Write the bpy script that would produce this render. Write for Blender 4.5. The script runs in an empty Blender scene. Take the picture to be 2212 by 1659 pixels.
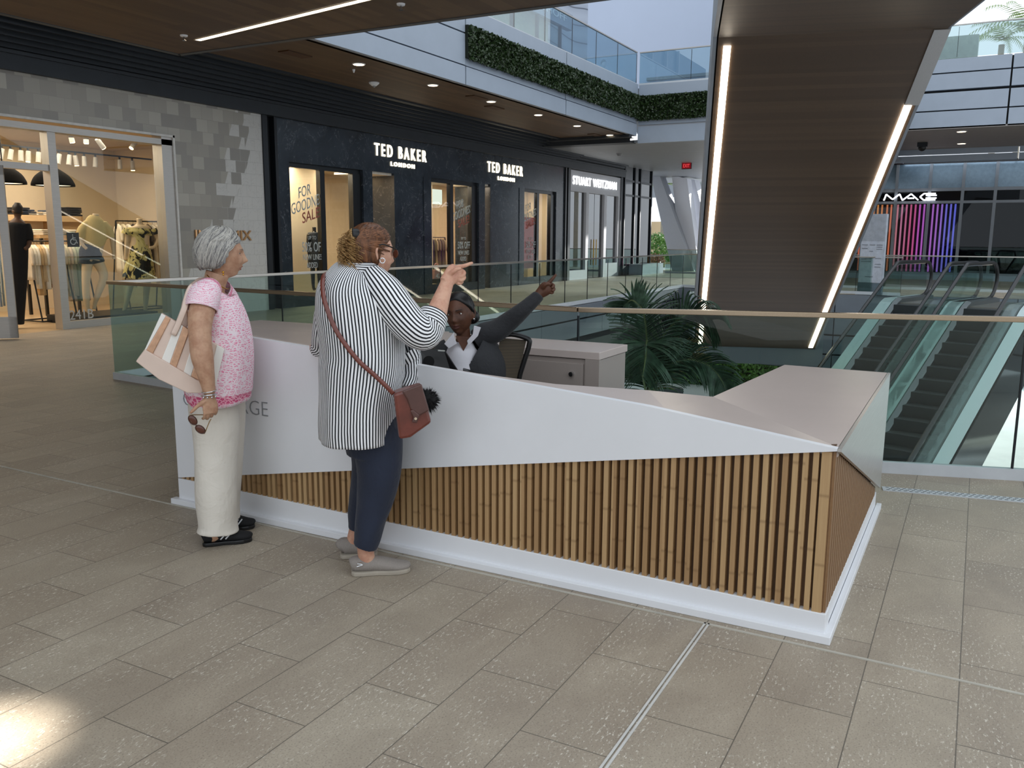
import bpy, math, random
import numpy as np
from mathutils import Vector, Matrix
random.seed(7); RNG = np.random.default_rng(7)
SC = bpy.context.scene; COL = SC.collection
# ---------------------------------------------------------------- camera
W_, H_, FPX, CH = 2212, 1659, 1850.0, 1.55
RIGHT = np.array([0.47587, -0.87950, 0.0049]); FWD = np.array([0.86751, 0.46795, -0.16834])
RIGHT /= np.linalg.norm(RIGHT); FWD -= RIGHT*FWD.dot(RIGHT); FWD /= np.linalg.norm(FWD)
UPC = np.cross(RIGHT, FWD); CAM = np.array([0, 0, CH])
cd = bpy.data.cameras.new('camera'); cd.lens = FPX/W_*36; cd.sensor_width = 36; cd.clip_end = 500; cd.clip_start = .05
co = bpy.data.objects.new('camera', cd); COL.objects.link(co); SC.camera = co
co.matrix_world = Matrix(((RIGHT[0], UPC[0], -FWD[0], 0), (RIGHT[1], UPC[1], -FWD[1], 0), (RIGHT[2], UPC[2], -FWD[2], CH), (0, 0, 0, 1)))
# ---------------------------------------------------------------- view, world, lights
SC.view_settings.view_transform = 'Standard'; SC.view_settings.look = 'None'
SC.view_settings.gamma = 1; SC.view_settings.use_curve_mapping = False; SC.view_settings.exposure = 0.0
SC.cycles.transparent_max_bounces = 32; SC.cycles.max_bounces = 8; SC.cycles.sample_clamp_indirect = 6
wd = bpy.data.worlds.new('sky'); SC.world = wd; wd.use_nodes = True
wn = wd.node_tree; wn.nodes.clear()
bg = wn.nodes.new('ShaderNodeBackground'); wo = wn.nodes.new('ShaderNodeOutputWorld')
tc = wn.nodes.new('ShaderNodeTexCoord'); sp = wn.nodes.new('ShaderNodeSeparateXYZ'); rp = wn.nodes.new('ShaderNodeValToRGB')
wn.links.new(tc.outputs['Generated'], sp.inputs[0]); wn.links.new(sp.outputs[2], rp.inputs[0])
rp.color_ramp.elements[0].position = 0.0; rp.color_ramp.elements[0].color = (.80, .86, .93, 1)
rp.color_ramp.elements[1].position = 0.5; rp.color_ramp.elements[1].color = (.86, .93, 1.0, 1)
wn.links.new(rp.outputs[0], bg.inputs[0]); bg.inputs[1].default_value = 1.42; wn.links.new(bg.outputs[0], wo.inputs[0])

def lamp(name, kind, loc, energy, color=(1, 1, 1), size=.3, rot=None, spot=None, size_y=None):
    l = bpy.data.lights.new(name, kind); l.energy = energy; l.color = color
    if kind == 'AREA':
        l.size = size
        if size_y: l.shape = 'RECTANGLE'; l.size_y = size_y
    else: l.shadow_soft_size = size
    if spot: l.spot_size = spot; l.spot_blend = .5
    o = bpy.data.objects.new(name, l); COL.objects.link(o); o.location = loc
    if rot is not None: o.rotation_euler = rot
    return o
def aim(o, target):
    d = Vector(target)-o.location; o.rotation_euler = d.to_track_quat('-Z', 'Y').to_euler()
# a shaft of sun that comes through the gap in the canopy high above
s_ = lamp('sun_shaft', 'SPOT', (-3, -7, 24), 150000, (1, .96, .88), .12, spot=math.radians(1.05)); s_.data.spot_blend = .6; aim(s_, (1.34, 2.60, 0))
s2_ = lamp('sun_on_street', 'SPOT', (85, 4, 12), 330000, (1, .98, .95), .3, spot=math.radians(40)); aim(s2_, (34, 4, -5.2))
# ---------------------------------------------------------------- pixel -> place helpers
def ray(px, py): return RIGHT*(px-W_/2)-UPC*(py-H_/2)+FWD*FPX
def G(px, py, z=0.0):
    d = ray(px, py); return CAM+d*((z-CH)/d[2])
def PX(px, py, x):
    d = ray(px, py); return CAM+d*(x/d[0])
def PY(px, py, y):
    d = ray(px, py); return CAM+d*(y/d[1])
def PD(px, py, dist):                      # at a forward distance
    return CAM+ray(px, py)/FPX*dist
# ---------------------------------------------------------------- materials
MATS = {}
def srgb(c):
    if isinstance(c, str): c = [int(c[i:i+2], 16)/255 for i in (0, 2, 4)]
    return tuple((x/12.92 if x <= .04045 else ((x+.055)/1.055)**2.4) for x in c[:3])+(1,)
class NT:
    def __init__(s, name):
        s.m = bpy.data.materials.new(name); s.m.use_nodes = True; s.t = s.m.node_tree; s.t.nodes.clear()
        s.out = s.n('ShaderNodeOutputMaterial'); s.co = s.n('ShaderNodeTexCoord')
    def n(s, k, **kw):
        x = s.t.nodes.new(k)
        for a, b in kw.items(): setattr(x, a, b)
        return x
    def l(s, a, b): s.t.links.new(a, b)
    def inp(s, node, **kw):
        for a, b in kw.items():
            a = a.replace('_', ' ')
            if hasattr(b, 'is_output') or isinstance(b, bpy.types.NodeSocket): s.l(b, node.inputs[a])
            else: node.inputs[a].default_value = b
        return node
    def mapped(s, scale=(1, 1, 1), rot=(0, 0, 0), loc=(0, 0, 0), src='Object'):
        m = s.n('ShaderNodeMapping'); m.inputs['Scale'].default_value = scale; m.inputs['Rotation'].default_value = rot; m.inputs['Location'].default_value = loc
        s.l(s.co.outputs[src], m.inputs[0]); return m.outputs[0]
    def noise(s, vec, scale, detail=4, rough=.6, dist=0):
        x = s.n('ShaderNodeTexNoise'); s.l(vec, x.inputs['Vector']); x.inputs['Scale'].default_value = scale
        x.inputs['Detail'].default_value = detail; x.inputs['Roughness'].default_value = rough; x.inputs['Distortion'].default_value = dist
        return x.outputs['Fac']
    def ramp(s, fac, stops, mode='LINEAR'):
        r = s.n('ShaderNodeValToRGB'); r.color_ramp.interpolation = mode; e = r.color_ramp.elements
        while len(e) < len(stops): e.new(.5)
        for i, (p, c) in enumerate(stops): e[i].position = p; e[i].color = srgb(c) if isinstance(c, str) else (tuple(c)+(1,) if len(c) == 3 else c)
        s.l(fac, r.inputs[0]); return r.outputs[0]
    def mix(s, fac, a, b, mode='MIX'):
        x = s.n('ShaderNodeMix', data_type='RGBA', blend_type=mode)
        for i, v in ((0, fac), (6, a), (7, b)):
            if isinstance(v, bpy.types.NodeSocket): s.l(v, x.inputs[i])
            else: x.inputs[i].default_value = v if i == 0 else (srgb(v) if isinstance(v, str) else v)
        return x.outputs[2]
    def math(s, op, a, b=0.0):
        x = s.n('ShaderNodeMath', operation=op)
        for i, v in ((0, a), (1, b)):
            if isinstance(v, bpy.types.NodeSocket): s.l(v, x.inputs[i])
            else: x.inputs[i].default_value = v
        return x.outputs[0]
    def bsdf(s, col, rough=.6, metal=0, bump=None, bstr=.3, bdist=.01, spec=.5, coat=0, sheen=0, sss=0):
        p = s.n('ShaderNodeBsdfPrincipled')
        for k, v in (('Base Color', col), ('Roughness', rough), ('Metallic', metal)):
            if isinstance(v, bpy.types.NodeSocket): s.l(v, p.inputs[k])
            else: p.inputs[k].default_value = srgb(v) if isinstance(v, str) else v
        p.inputs['Specular IOR Level'].default_value = spec; p.inputs['Coat Weight'].default_value = coat
        p.inputs['Sheen Weight'].default_value = sheen
        if sss: p.inputs['Subsurface Weight'].default_value = sss; p.inputs['Subsurface Scale'].default_value = .006
        if bump is not None:
            b = s.n('ShaderNodeBump'); s.l(bump, b.inputs['Height']); b.inputs['Strength'].default_value = bstr; b.inputs['Distance'].default_value = bdist
            s.l(b.outputs[0], p.inputs['Normal'])
        s.l(p.outputs[0], s.out.inputs[0]); return s.m
def M(name, col='808080', rough=.6, metal=0, var=.06, scale=8, **kw):
    """plain material with a little procedural variation"""
    if name in MATS: return MATS[name]
    t = NT(name); n = t.noise(t.mapped(), scale)
    c = srgb(col); lo = tuple(x*(1-var*2) for x in c[:3]); hi = tuple(min(1, x*(1+var*2)) for x in c[:3])
    MATS[name] = t.bsdf(t.ramp(n, [(.3, lo), (.7, hi)]), rough, metal, **kw); return MATS[name]
def EM(name, col, strength):
    if name in MATS: return MATS[name]
    t = NT(name); e = t.n('ShaderNodeEmission'); e.inputs[0].default_value = srgb(col); e.inputs[1].default_value = strength
    t.l(e.outputs[0], t.out.inputs[0]); MATS[name] = t.m; return t.m
def GLASS(name, tint='e8f2f0', base=.05, power=4.0, rough=0.0):
    if name in MATS: return MATS[name]
    t = NT(name); tr = t.n('ShaderNodeBsdfTransparent'); tr.inputs[0].default_value = srgb(tint)
    g = t.n('ShaderNodeBsdfGlossy'); g.inputs['Roughness'].default_value = rough
    lw = t.n('ShaderNodeLayerWeight'); lw.inputs['Blend'].default_value = .5
    f = t.math('ADD', t.math('MULTIPLY', t.math('POWER', lw.outputs['Facing'], power), .7), base)
    mx = t.n('ShaderNodeMixShader'); t.l(f, mx.inputs[0]); t.l(tr.outputs[0], mx.inputs[1]); t.l(g.outputs[0], mx.inputs[2])
    t.l(mx.outputs[0], t.out.inputs[0]); MATS[name] = t.m; return t.m
def m_floor():
    t = NT('stone_floor'); v = t.mapped(loc=(-.14, -.245, 0))
    b = t.n('ShaderNodeTexBrick'); t.l(v, b.inputs['Vector']); b.offset = .47; b.inputs['Scale'].default_value = 1
    for k, x in (('Mortar Size', .0022), ('Mortar Smooth', .2), ('Bias', 0), ('Brick Width', .59), ('Row Height', .307)): b.inputs[k].default_value = x
    b.inputs['Color1'].default_value = (0, 0, 0, 1); b.inputs['Color2'].default_value = (1, 1, 1, 1); b.inputs['Mortar'].default_value = (.5, .5, .5, 1)
    base = t.ramp(b.outputs['Color'], [(0, '9a948b'), (.25, '9f998f'), (.5, 'a19b91'), (.75, 'a49f95'), (1, 'a8a399')])
    big = t.noise(t.mapped((1, 1.6, 1)), 1.7, 6, .65, .6)
    base = t.mix(.75, base, t.ramp(big, [(.3, '8c8378'), (.5, 'a09a8f'), (.7, 'b6b2a8')]), 'MULTIPLY')
    base = t.mix(.55, base, 'ffffff', 'SCREEN') if False else base
    sc = t.n('ShaderNodeMix', data_type='RGBA', blend_type='MULTIPLY'); sc.inputs[0].default_value = 1; t.l(base, sc.inputs[6]); sc.inputs[7].default_value = (1.95, 1.85, 1.765, 1)
    base = sc.outputs[2]
    fl = t.noise(t.mapped((28, 62, 1)), 1.5, 3, .7); pat = t.noise(t.mapped((1, 2.2, 1), loc=(3, 1, 0)), 2.2, 3, .6)
    fleck = t.math('MULTIPLY', t.ramp(fl, [(.57, (0, 0, 0)), (.66, (1, 1, 1))]), t.ramp(pat, [(.42, (.12, .12, .12)), (.58, (1, 1, 1))]))
    base = t.mix(t.math('MULTIPLY', fleck, .9), base, 'dcd5c6')
    sp_ = t.noise(t.mapped((1, 1, 1)), 160, 2, .5)
    base = t.mix(t.ramp(sp_, [(.3, (.45, .45, .45)), (.46, (0, 0, 0))]), base, '57524c')
    base = t.mix(t.math('MULTIPLY', b.outputs['Fac'], .75), base, '4c4740')
    ro = t.ramp(big, [(.2, (.42, .42, .42)), (.8, (.6, .6, .6))])
    h = t.math('SUBTRACT', t.math('MULTIPLY', sp_, .25), b.outputs['Fac'])
    return t.bsdf(base, ro, bump=h, bstr=.25, bdist=.003, spec=.4)
def m_wood(name, cols, plank=(1.8, .11), axis='x', rough=.45, scale=1.0, grain=14, zr=0):
    t = NT(name); rot = {'x': (0, 0, zr), 'y': (0, 0, math.pi/2), 'z': (0, math.pi/2, 0)}[axis]
    v = t.mapped(rot=rot, scale=(scale,)*3)
    b = t.n('ShaderNodeTexBrick'); t.l(v, b.inputs['Vector']); b.offset = .37
    for k, x in (('Scale', 1), ('Mortar Size', .0008), ('Mortar Smooth', .1), ('Bias', 0), ('Brick Width', plank[0]), ('Row Height', plank[1])): b.inputs[k].default_value = x
    b.inputs['Color1'].default_value = (0, 0, 0, 1); b.inputs['Color2'].default_value = (1, 1, 1, 1); b.inputs['Mortar'].default_value = (.2, .2, .2, 1)
    g = t.noise(t.mapped((1.2*scale, grain*scale, grain*scale), rot=rot), 3, 5, .65, .3)
    f = t.math('ADD', t.math('MULTIPLY', b.outputs['Color'], .5), t.math('MULTIPLY', g, .5))
    return t.bsdf(t.ramp(f, [(.12, cols[0]), (.5, cols[1]), (.88, cols[2])]), rough, bump=g, bstr=.08, bdist=.002)
def m_marble(name, a, bcol, vein, scale=1.2, rough=.18, amt=.8):
    t = NT(name); v = t.mapped(); n0 = t.noise(v, scale*.9, 8, .6, 1.2); n1 = t.noise(v, scale*1.7, 8, .62, 2.2); n2 = t.noise(v, scale*4, 8, .6, 1.5)
    base = t.ramp(n0, [(.3, a), (.7, bcol)])
    ve = t.ramp(t.math('ABSOLUTE', t.math('SUBTRACT', n1, .5)), [(0, (1, 1, 1)), (.012, (0, 0, 0))])
    ma = t.math('MULTIPLY', t.math('MULTIPLY', ve, t.ramp(n2, [(.45, (0, 0, 0)), (.62, (1, 1, 1))])), amt)
    return t.bsdf(t.mix(ma, base, vein), rough)
def m_tile():
    t = NT('tile_wall'); rot = (math.pi/2, 0, 0)
    def brick(w, h, ms, off=.5, loc=(0, 0, 0)):
        b = t.n('ShaderNodeTexBrick'); t.l(t.mapped(rot=rot, loc=loc), b.inputs['Vector']); b.offset = off
        for k, x in (('Scale', 1), ('Mortar Size', ms), ('Mortar Smooth', .1), ('Bias', 0), ('Brick Width', w), ('Row Height', h)): b.inputs[k].default_value = x
        b.inputs['Color1'].default_value = (0, 0, 0, 1); b.inputs['Color2'].default_value = (1, 1, 1, 1); b.inputs['Mortar'].default_value = (.5, .5, .5, 1); return b
    b = brick(.27, .235, .003); c = t.n('ShaderNodeSeparateXYZ'); t.l(t.co.outputs['Object'], c.inputs[0])
    g = t.math('ADD', t.math('MULTIPLY', t.math('SUBTRACT', c.outputs[0], 12.15), 1.3), .36)      # the pale stone takes over towards the right end
    g = t.math('SUBTRACT', g, t.math('MULTIPLY', t.math('SUBTRACT', c.outputs[2], 1.3), .52))
    f = t.math('ADD', g, t.math('MULTIPLY', t.math('SUBTRACT', b.outputs['Color'], .45), 1.1))
    dark = t.ramp(b.outputs['Color'], [(0, '8a8680'), (.4, '979289'), (.7, 'a39e94'), (1, 'ada89e')])
    n = t.noise(t.mapped(), 3.0, 7, .6, 1.5); ve = t.ramp(t.math('ABSOLUTE', t.math('SUBTRACT', n, .5)), [(0, (.5, .5, .5)), (.01, (0, 0, 0))])
    pale = t.mix(ve, 'c3c1bd', '8d8a85')
    col = t.mix(t.ramp(f, [(.49, (0, 0, 0)), (.51, (1, 1, 1))]), dark, pale)
    col = t.mix(t.math('MULTIPLY', b.outputs['Fac'], .35), col, '77736d')
    return t.bsdf(col, .35)
def m_stripe(name, c0, c1, freq, duty=.5, axis=0, rough=.8, wob=0.0):
    t = NT(name); s = t.n('ShaderNodeSeparateXYZ'); t.l(t.co.outputs['UV'], s.inputs[0])
    u = t.math('MULTIPLY', s.outputs[axis], freq)
    if wob: u = t.math('ADD', u, t.math('MULTIPLY', t.math('SUBTRACT', t.noise(t.mapped(), 9, 2), .5), wob))
    fr = t.math('FRACT', u)
    f = t.ramp(fr, [(0, (0, 0, 0)), (duty-.04, (0, 0, 0)), (duty+.04, (1, 1, 1)), (.96, (1, 1, 1)), (1, (0, 0, 0))])
    return t.bsdf(t.mix(f, c0, c1), rough, bump=t.noise(t.mapped(), 22, 3), bstr=.35, bdist=.006)
def m_cloth(name, col, rough=.85, bscale=18, bstr=.4, var=.06, sheen=.1, bd=.006):
    if name in MATS: return MATS[name]
    t = NT(name); n = t.noise(t.mapped(), bscale, 4, .55, .4); c = srgb(col)
    MATS[name] = t.bsdf(t.ramp(n, [(.3, tuple(x*(1-var) for x in c[:3])), (.7, tuple(min(1, x*(1+var)) for x in c[:3]))]), rough, bump=n, bstr=bstr, bdist=bd, sheen=sheen)
    return MATS[name]
def m_skin(name, col, blot):
    t = NT(name); n = t.noise(t.mapped(), 22, 5, .65); n2 = t.noise(t.mapped(), 180, 2, .5)
    return t.bsdf(t.ramp(n, [(.32, blot), (.6, col)]), .5, bump=n2, bstr=.08, bdist=.001, sss=.12, spec=.35)
def m_pink():
    t = NT('pink_print_cotton'); v = t.n('ShaderNodeTexVoronoi'); v.feature = 'DISTANCE_TO_EDGE'; t.l(t.mapped(src='UV', scale=(52, 40, 1)), v.inputs['Vector']); v.inputs['Scale'].default_value = 1
    w = t.n('ShaderNodeTexWave', wave_type='RINGS'); t.l(t.mapped(), w.inputs['Vector']); w.inputs['Scale'].default_value = 34; w.inputs['Distortion'].default_value = 9; w.inputs['Detail'].default_value = 2
    a = t.ramp(v.outputs['Distance'], [(.06, (1, 1, 1)), (.13, (0, 0, 0))]); b_ = t.ramp(w.outputs['Fac'], [(.42, (0, 0, 0)), (.5, (1, 1, 1))])
    col = t.mix(t.math('MAXIMUM', t.math('MULTIPLY', a, .9), t.math('MULTIPLY', b_, .8)), 'ea8fae', 'f7edf1')
    s = t.n('ShaderNodeSeparateXYZ'); t.l(t.co.outputs['UV'], s.inputs[0])
    band = t.ramp(s.outputs[1], [(0, (0, 0, 0)), (.025, (0, 0, 0)), (.03, (1, 1, 1)), (.11, (1, 1, 1)), (.115, (0, 0, 0))])
    col = t.mix(band, col, t.mix(a, 'd2557f', 'f0b6c6'))
    return t.bsdf(col, .85, bump=t.noise(t.mapped(), 20, 3), bstr=.4, bdist=.008)
def m_hair(name, stops, scale=60):
    t = NT(name); n = t.noise(t.mapped(scale=(1, 1, .13)), scale, 3, .7)
    return t.bsdf(t.ramp(n, stops), .42, bump=n, bstr=.5, bdist=.004, spec=.4)
def m_bamboo():
    t = NT('bamboo_slat_wood'); a = t.mapped((1, 17.9, 1)); s = t.n('ShaderNodeSeparateXYZ'); t.l(a, s.inputs[0])
    wn_ = t.n('ShaderNodeTexWhiteNoise', noise_dimensions='1D'); t.l(t.math('FLOOR', s.outputs[1]), wn_.inputs['W'])
    g = t.noise(t.mapped((60, 60, 2.2)), 2, 4, .6)
    zz = t.math('ADD', t.math('MULTIPLY', s.outputs[2], 3.6), t.math('MULTIPLY', wn_.outputs['Value'], 7))
    node = t.ramp(t.math('FRACT', zz), [(0, (0, 0, 0)), (.93, (0, 0, 0)), (.965, (1, 1, 1)), (1, (0, 0, 0))])
    col = t.ramp(t.math('ADD', t.math('MULTIPLY', wn_.outputs['Value'], .5), t.math('MULTIPLY', g, .5)), [(.15, '96744e'), (.5, 'ad8a60'), (.85, 'c0a074')])
    col = t.mix(t.math('MULTIPLY', node, .45), col, '6f5030')
    return t.bsdf(col, .5, bump=g, bstr=.1, bdist=.002)
def m_leaf(name, a, b, rough=.4):
    t = NT(name); n = t.noise(t.mapped(), 14, 2, .6); return t.bsdf(t.ramp(n, [(.3, a), (.7, b)]), rough, spec=.5)
def m_brush(name, col, rough=.3, metal=.9):
    t = NT(name); n = t.noise(t.mapped((2, 90, 90)), 2, 3, .6); c = srgb(col)
    return t.bsdf(t.ramp(n, [(.3, tuple(x*.9 for x in c[:3])), (.7, tuple(min(1, x*1.08) for x in c[:3]))]), rough, metal)
FLOOR = m_floor(); TILE = m_tile()
WCEIL = m_wood('walnut_ceiling', ('463222', '54402c', '644e38'), (2.4, .12), 'x', .55)
WBOX = m_wood('walnut_underside', ('463626', '4e3c2b', '574431'), (5.9, .075), 'x', .5, zr=math.radians(72.857))
MARB = m_marble('dark_marble', '1c2128', '343c45', '8a8f95', .9, .2, .6)
SHELFW = m_wood('pale_oak', ('b08d63', 'c7a67a', 'd6b98f'), (2, .3), 'x', .5)
BAMB = m_bamboo()
SLATB = m_wood('brown_backing', ('4f3722', '5d422a', '6b4d33'), (2, .06), 'z', .6)
CORIAN = M('white_solid_surface', 'e6e7ea', .38, var=.01, scale=3)
COUNT = M('blush_counter', 'c2b4ad', .36, var=.02, scale=2)
COUNTD = M('cabinet_laminate', 'a0958e', .4, var=.02, scale=2)
STEEL = m_brush('brushed_steel', 'b9b4ac', .28); CHROME = M('polished_metal', 'c8c8c8', .12, 1, .01)
BRONZE = m_brush('bronze_rail', 'a8967f', .25)
DARK = M('dark_metal', '1c2026', .4, .3, .08); BLACK = M('black_plastic', '0c0c0d', .45, 0, .1)
GREYP = M('alloy_panel', '9ba5b2', .45, .1, .02, 2); GREYD = M('grey_panel', '6b7178', .5, .1, .03, 2); GREYM = M('mid_grey_panel', '868b91', .5, .1, .03, 2)
SLATE = M('slate_band', '262b31', .5, .1, .06, 3); JOINT = M('joint_black', '15171a', .7)
ALU = m_brush('satin_aluminium', 'b5b1ac', .42, .6); WHITE = M('white_paint', 'e9ebee', .6, 0, .01)
WARMW = M('warm_plaster', 'd9c9ac', .8, 0, .02, 2)
RG = GLASS('rail_glass', 'e4eeeb', .03, 5); SG = GLASS('shop_glass', 'f6f7f4', .035, 5); DG = GLASS('dark_glass', '59646c', .12, 2.5)
UG = GLASS('blue_glass', 'cfe3ec', .12, 3)
LED = EM('led_strip', 'fff0da', 9.0); DOWN = EM('downlight_glow', 'ffe3bd', 7.0); BULB = EM('bulb_glow', 'ffd9a0', 14.0); SIGN = EM('sign_glow', 'fff2d4', 2.6)
# ---------------------------------------------------------------- objects
def rootloc(p):
    v = np.zeros(3)
    while p is not None: v = v+np.array(p.location); p = p.parent
    return v
def tag(o, label=None, cat=None, group=None, kind=None):
    if label: o['label'] = label
    if cat: o['category'] = cat
    if group: o['group'] = group
    if kind: o['kind'] = kind
    return o
def thing(name, label, cat, loc, group=None):
    o = bpy.data.objects.new(name, None); COL.objects.link(o); o.location = tuple(float(x) for x in loc); o.empty_display_size = .1
    return tag(o, label, cat, group)
def copy_tree(o, parent=None):
    c = o.copy(); COL.objects.link(c); c.parent = parent
    for ch in list(o.children): copy_tree(ch, c)
    return c
class MB:
    def __init__(s): s.v = []; s.f = []; s.uv = []; s.n = 0
    def add(s, v, f, uv=None):
        v = [tuple(map(float, x)) for x in v]; b = s.n; s.v += v; s.n += len(v)
        for k, q in enumerate(f):
            s.f.append([b+i for i in q]); s.uv.append(uv[k] if uv else None)
        return s
    def hexa(s, p): return s.add(p, [(0, 3, 2, 1), (4, 5, 6, 7), (0, 1, 5, 4), (1, 2, 6, 5), (2, 3, 7, 6), (3, 0, 4, 7)])
    def box(s, x0, x1, y0, y1, z0, z1):
        x0, x1 = min(x0, x1), max(x0, x1); y0, y1 = min(y0, y1), max(y0, y1); z0, z1 = min(z0, z1), max(z0, z1)
        return s.hexa([(x0, y0, z0), (x1, y0, z0), (x1, y1, z0), (x0, y1, z0), (x0, y0, z1), (x1, y0, z1), (x1, y1, z1), (x0, y1, z1)])
    def wallbox(s, a, b, z0, z1, t, side=1):         # box along ground line a->b
        a = np.array([a[0], a[1]], float); b = np.array([b[0], b[1]], float); d = (b-a)/np.linalg.norm(b-a); n = np.array([-d[1], d[0]])*t*side
        q = [a, b, b+n, a+n]
        if side < 0: q = [a+n, b+n, b, a]
        return s.hexa([(p[0], p[1], z0) for p in q]+[(p[0], p[1], z1) for p in q])
    def beam(s, a, b, w, h, up=(0, 0, 1)):            # rectangular bar a->b, w sideways, h along up
        a = np.array(a, float); b = np.array(b, float); d = (b-a)/np.linalg.norm(b-a); r = np.cross(d, up); r /= np.linalg.norm(r); u = np.cross(r, d)
        q = [(-1, -1), (1, -1), (1, 1), (-1, 1)]
        return s.hexa([a+r*i*w/2+u*j*h/2 for i, j in q]+[b+r*i*w/2+u*j*h/2 for i, j in q])
    def prism(s, poly, vec):                          # planar polygon (3-D points) pushed along vec
        n = len(poly); p = [np.array(x, float) for x in poly]; v = np.array(vec, float)
        a = p[0]*0
        for i in range(1, n-1): a = a+np.cross(p[i]-p[0], p[i+1]-p[0])
        if a.dot(v) > 0: p = p[::-1]
        return s.add(p+[x+v for x in p], [tuple(range(n)), tuple(range(2*n-1, n-1, -1))]+[(i, i+n, (i+1) % n+n, (i+1) % n) for i in range(n)])
    def cyl(s, a, b, r, r2=None, n=16): return s.tube([a, b], [r, r if r2 is None else r2], n=n, sub=1)
    def tube(s, P, R, n=14, sub=4, ref=None, closed=True, uvs=None, fold=None, cap=True):
        P = [np.array(p, float) for p in P]; R = [(r, r) if np.isscalar(r) else tuple(r) for r in R]
        Q = []; S = []; m = len(P)
        def cr(a, b, c, d, t): return .5*((2*b)+(c-a)*t+(2*a-5*b+4*c-d)*t*t+(3*b-a-3*c+d)*t**3)
        for i in range(m-1):
            p0 = P[max(i-1, 0)] if i > 0 else 2*P[0]-P[1]; p3 = P[i+2] if i+2 < m else 2*P[-1]-P[-2]
            r = [np.array(x) for x in (R[max(i-1, 0)], R[i], R[i+1], R[min(i+2, m-1)])]
            for k in range(sub):
                t = k/sub; Q.append(cr(p0, P[i], P[i+1], p3, t)); S.append(np.maximum(cr(*r, t), 1e-4))
        Q.append(P[-1]); S.append(np.array(R[-1], float)); k = len(Q)
        T = [Q[min(i+1, k-1)]-Q[max(i-1, 0)] for i in range(k)]; T = [x/(np.linalg.norm(x)+1e-12) for x in T]
        rv = np.array(ref if ref is not None else ((0, 0, 1) if abs(T[0][2]) < .9 else (1, 0, 0)), float)
        V = []; ex = []
        for i in range(k):
            sd = np.cross(T[i], rv)
            if np.linalg.norm(sd) < 1e-3: sd = ex[-1] if ex else np.cross(T[i], (0, 1, .01))
            sd /= np.linalg.norm(sd); ex.append(sd); dp = np.cross(sd, T[i])
            if ref is None: rv = dp
            for j in range(n):
                a = 2*math.pi*j/n; g = 1.0 if fold is None else fold(i/(k-1), a)
                V.append(Q[i]+(sd*S[i][0]*math.cos(a)+dp*S[i][1]*math.sin(a))*g)
        F = []; U = []
        for i in range(k-1):
            for j in range(n):
                j2 = (j+1) % n; F.append((i*n+j, i*n+j2, (i+1)*n+j2, (i+1)*n+j))
                u0, u1, v0, v1 = j/n, (j+1)/n, i/(k-1), (i+1)/(k-1)
                U.append([(u0, v0), (u1, v0), (u1, v1), (u0, v1)])
        if cap:
            F += [tuple(range(n-1, -1, -1)), tuple((k-1)*n+j for j in range(n))]; U += [[(.5, 0)]*n, [(.5, 1)]*n]
        # outward orientation
        c = Q[0]; nrm = np.cross(V[1]-V[0], V[n]-V[0])
        if nrm.dot(V[0]-c) < 0: F = [q[::-1] for q in F]; U = [q[::-1] for q in U]
        return s.add(V, F, U)
    def ball(s, c, r, n=16, m=10, axes=None):
        r = (r, r, r) if np.isscalar(r) else r; A = np.eye(3) if axes is None else np.array(axes, float); c = np.array(c, float)
        V = [c+A.T@np.array([0, 0, r[2]])]; F = []
        for i in range(1, m):
            t = math.pi*i/m
            for j in range(n):
                a = 2*math.pi*j/n; V.append(c+A.T@np.array([r[0]*math.sin(t)*math.cos(a), r[1]*math.sin(t)*math.sin(a), r[2]*math.cos(t)]))
        V.append(c-A.T@np.array([0, 0, r[2]])); L = len(V)-1
        for j in range(n):
            j2 = (j+1) % n; F.append((0, 1+j, 1+j2)); F.append((L, L-n+j2, L-n+j))
            for i in range(m-2): F.append((1+i*n+j, 1+(i+1)*n+j, 1+(i+1)*n+j2, 1+i*n+j2))
        return s.add(V, F)
    def build(s, name, mat, parent=None, smooth=False, bevel=0, kind=None, label=None, remesh=0, smi=0, sub=0, solid=0):
        off = rootloc(parent); me = bpy.data.meshes.new(name)
        me.from_pydata([(x-off[0], y-off[1], z-off[2]) for x, y, z in s.v], [], s.f)
        if any(u is not None for u in s.uv):
            ul = me.uv_layers.new(name='UVMap'); k = 0
            for q, u in zip(s.f, s.uv):
                for i in range(len(q)): ul.data[k].uv = u[i] if u is not None else (0, 0); k += 1
        for m in (mat if isinstance(mat, (list, tuple)) else [mat]): me.materials.append(m)
        if smooth: me.polygons.foreach_set('use_smooth', [True]*len(me.polygons))
        o = bpy.data.objects.new(name, me); COL.objects.link(o); o.parent = parent
        if remesh:
            r = o.modifiers.new('r', 'REMESH'); r.mode = 'VOXEL'; r.voxel_size = remesh; r.use_smooth_shade = True
            if smi: q = o.modifiers.new('s', 'SMOOTH'); q.factor = .5; q.iterations = smi
        if solid: q = o.modifiers.new('t', 'SOLIDIFY'); q.thickness = solid; q.offset = 0
        if sub: q = o.modifiers.new('d', 'SUBSURF'); q.levels = sub; q.render_levels = sub
        if bevel: b = o.modifiers.new('b', 'BEVEL'); b.width = bevel; b.segments = 2; b.limit_method = 'ANGLE'
        if kind: o['kind'] = kind
        if label: o['label'] = label
        return o
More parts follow.
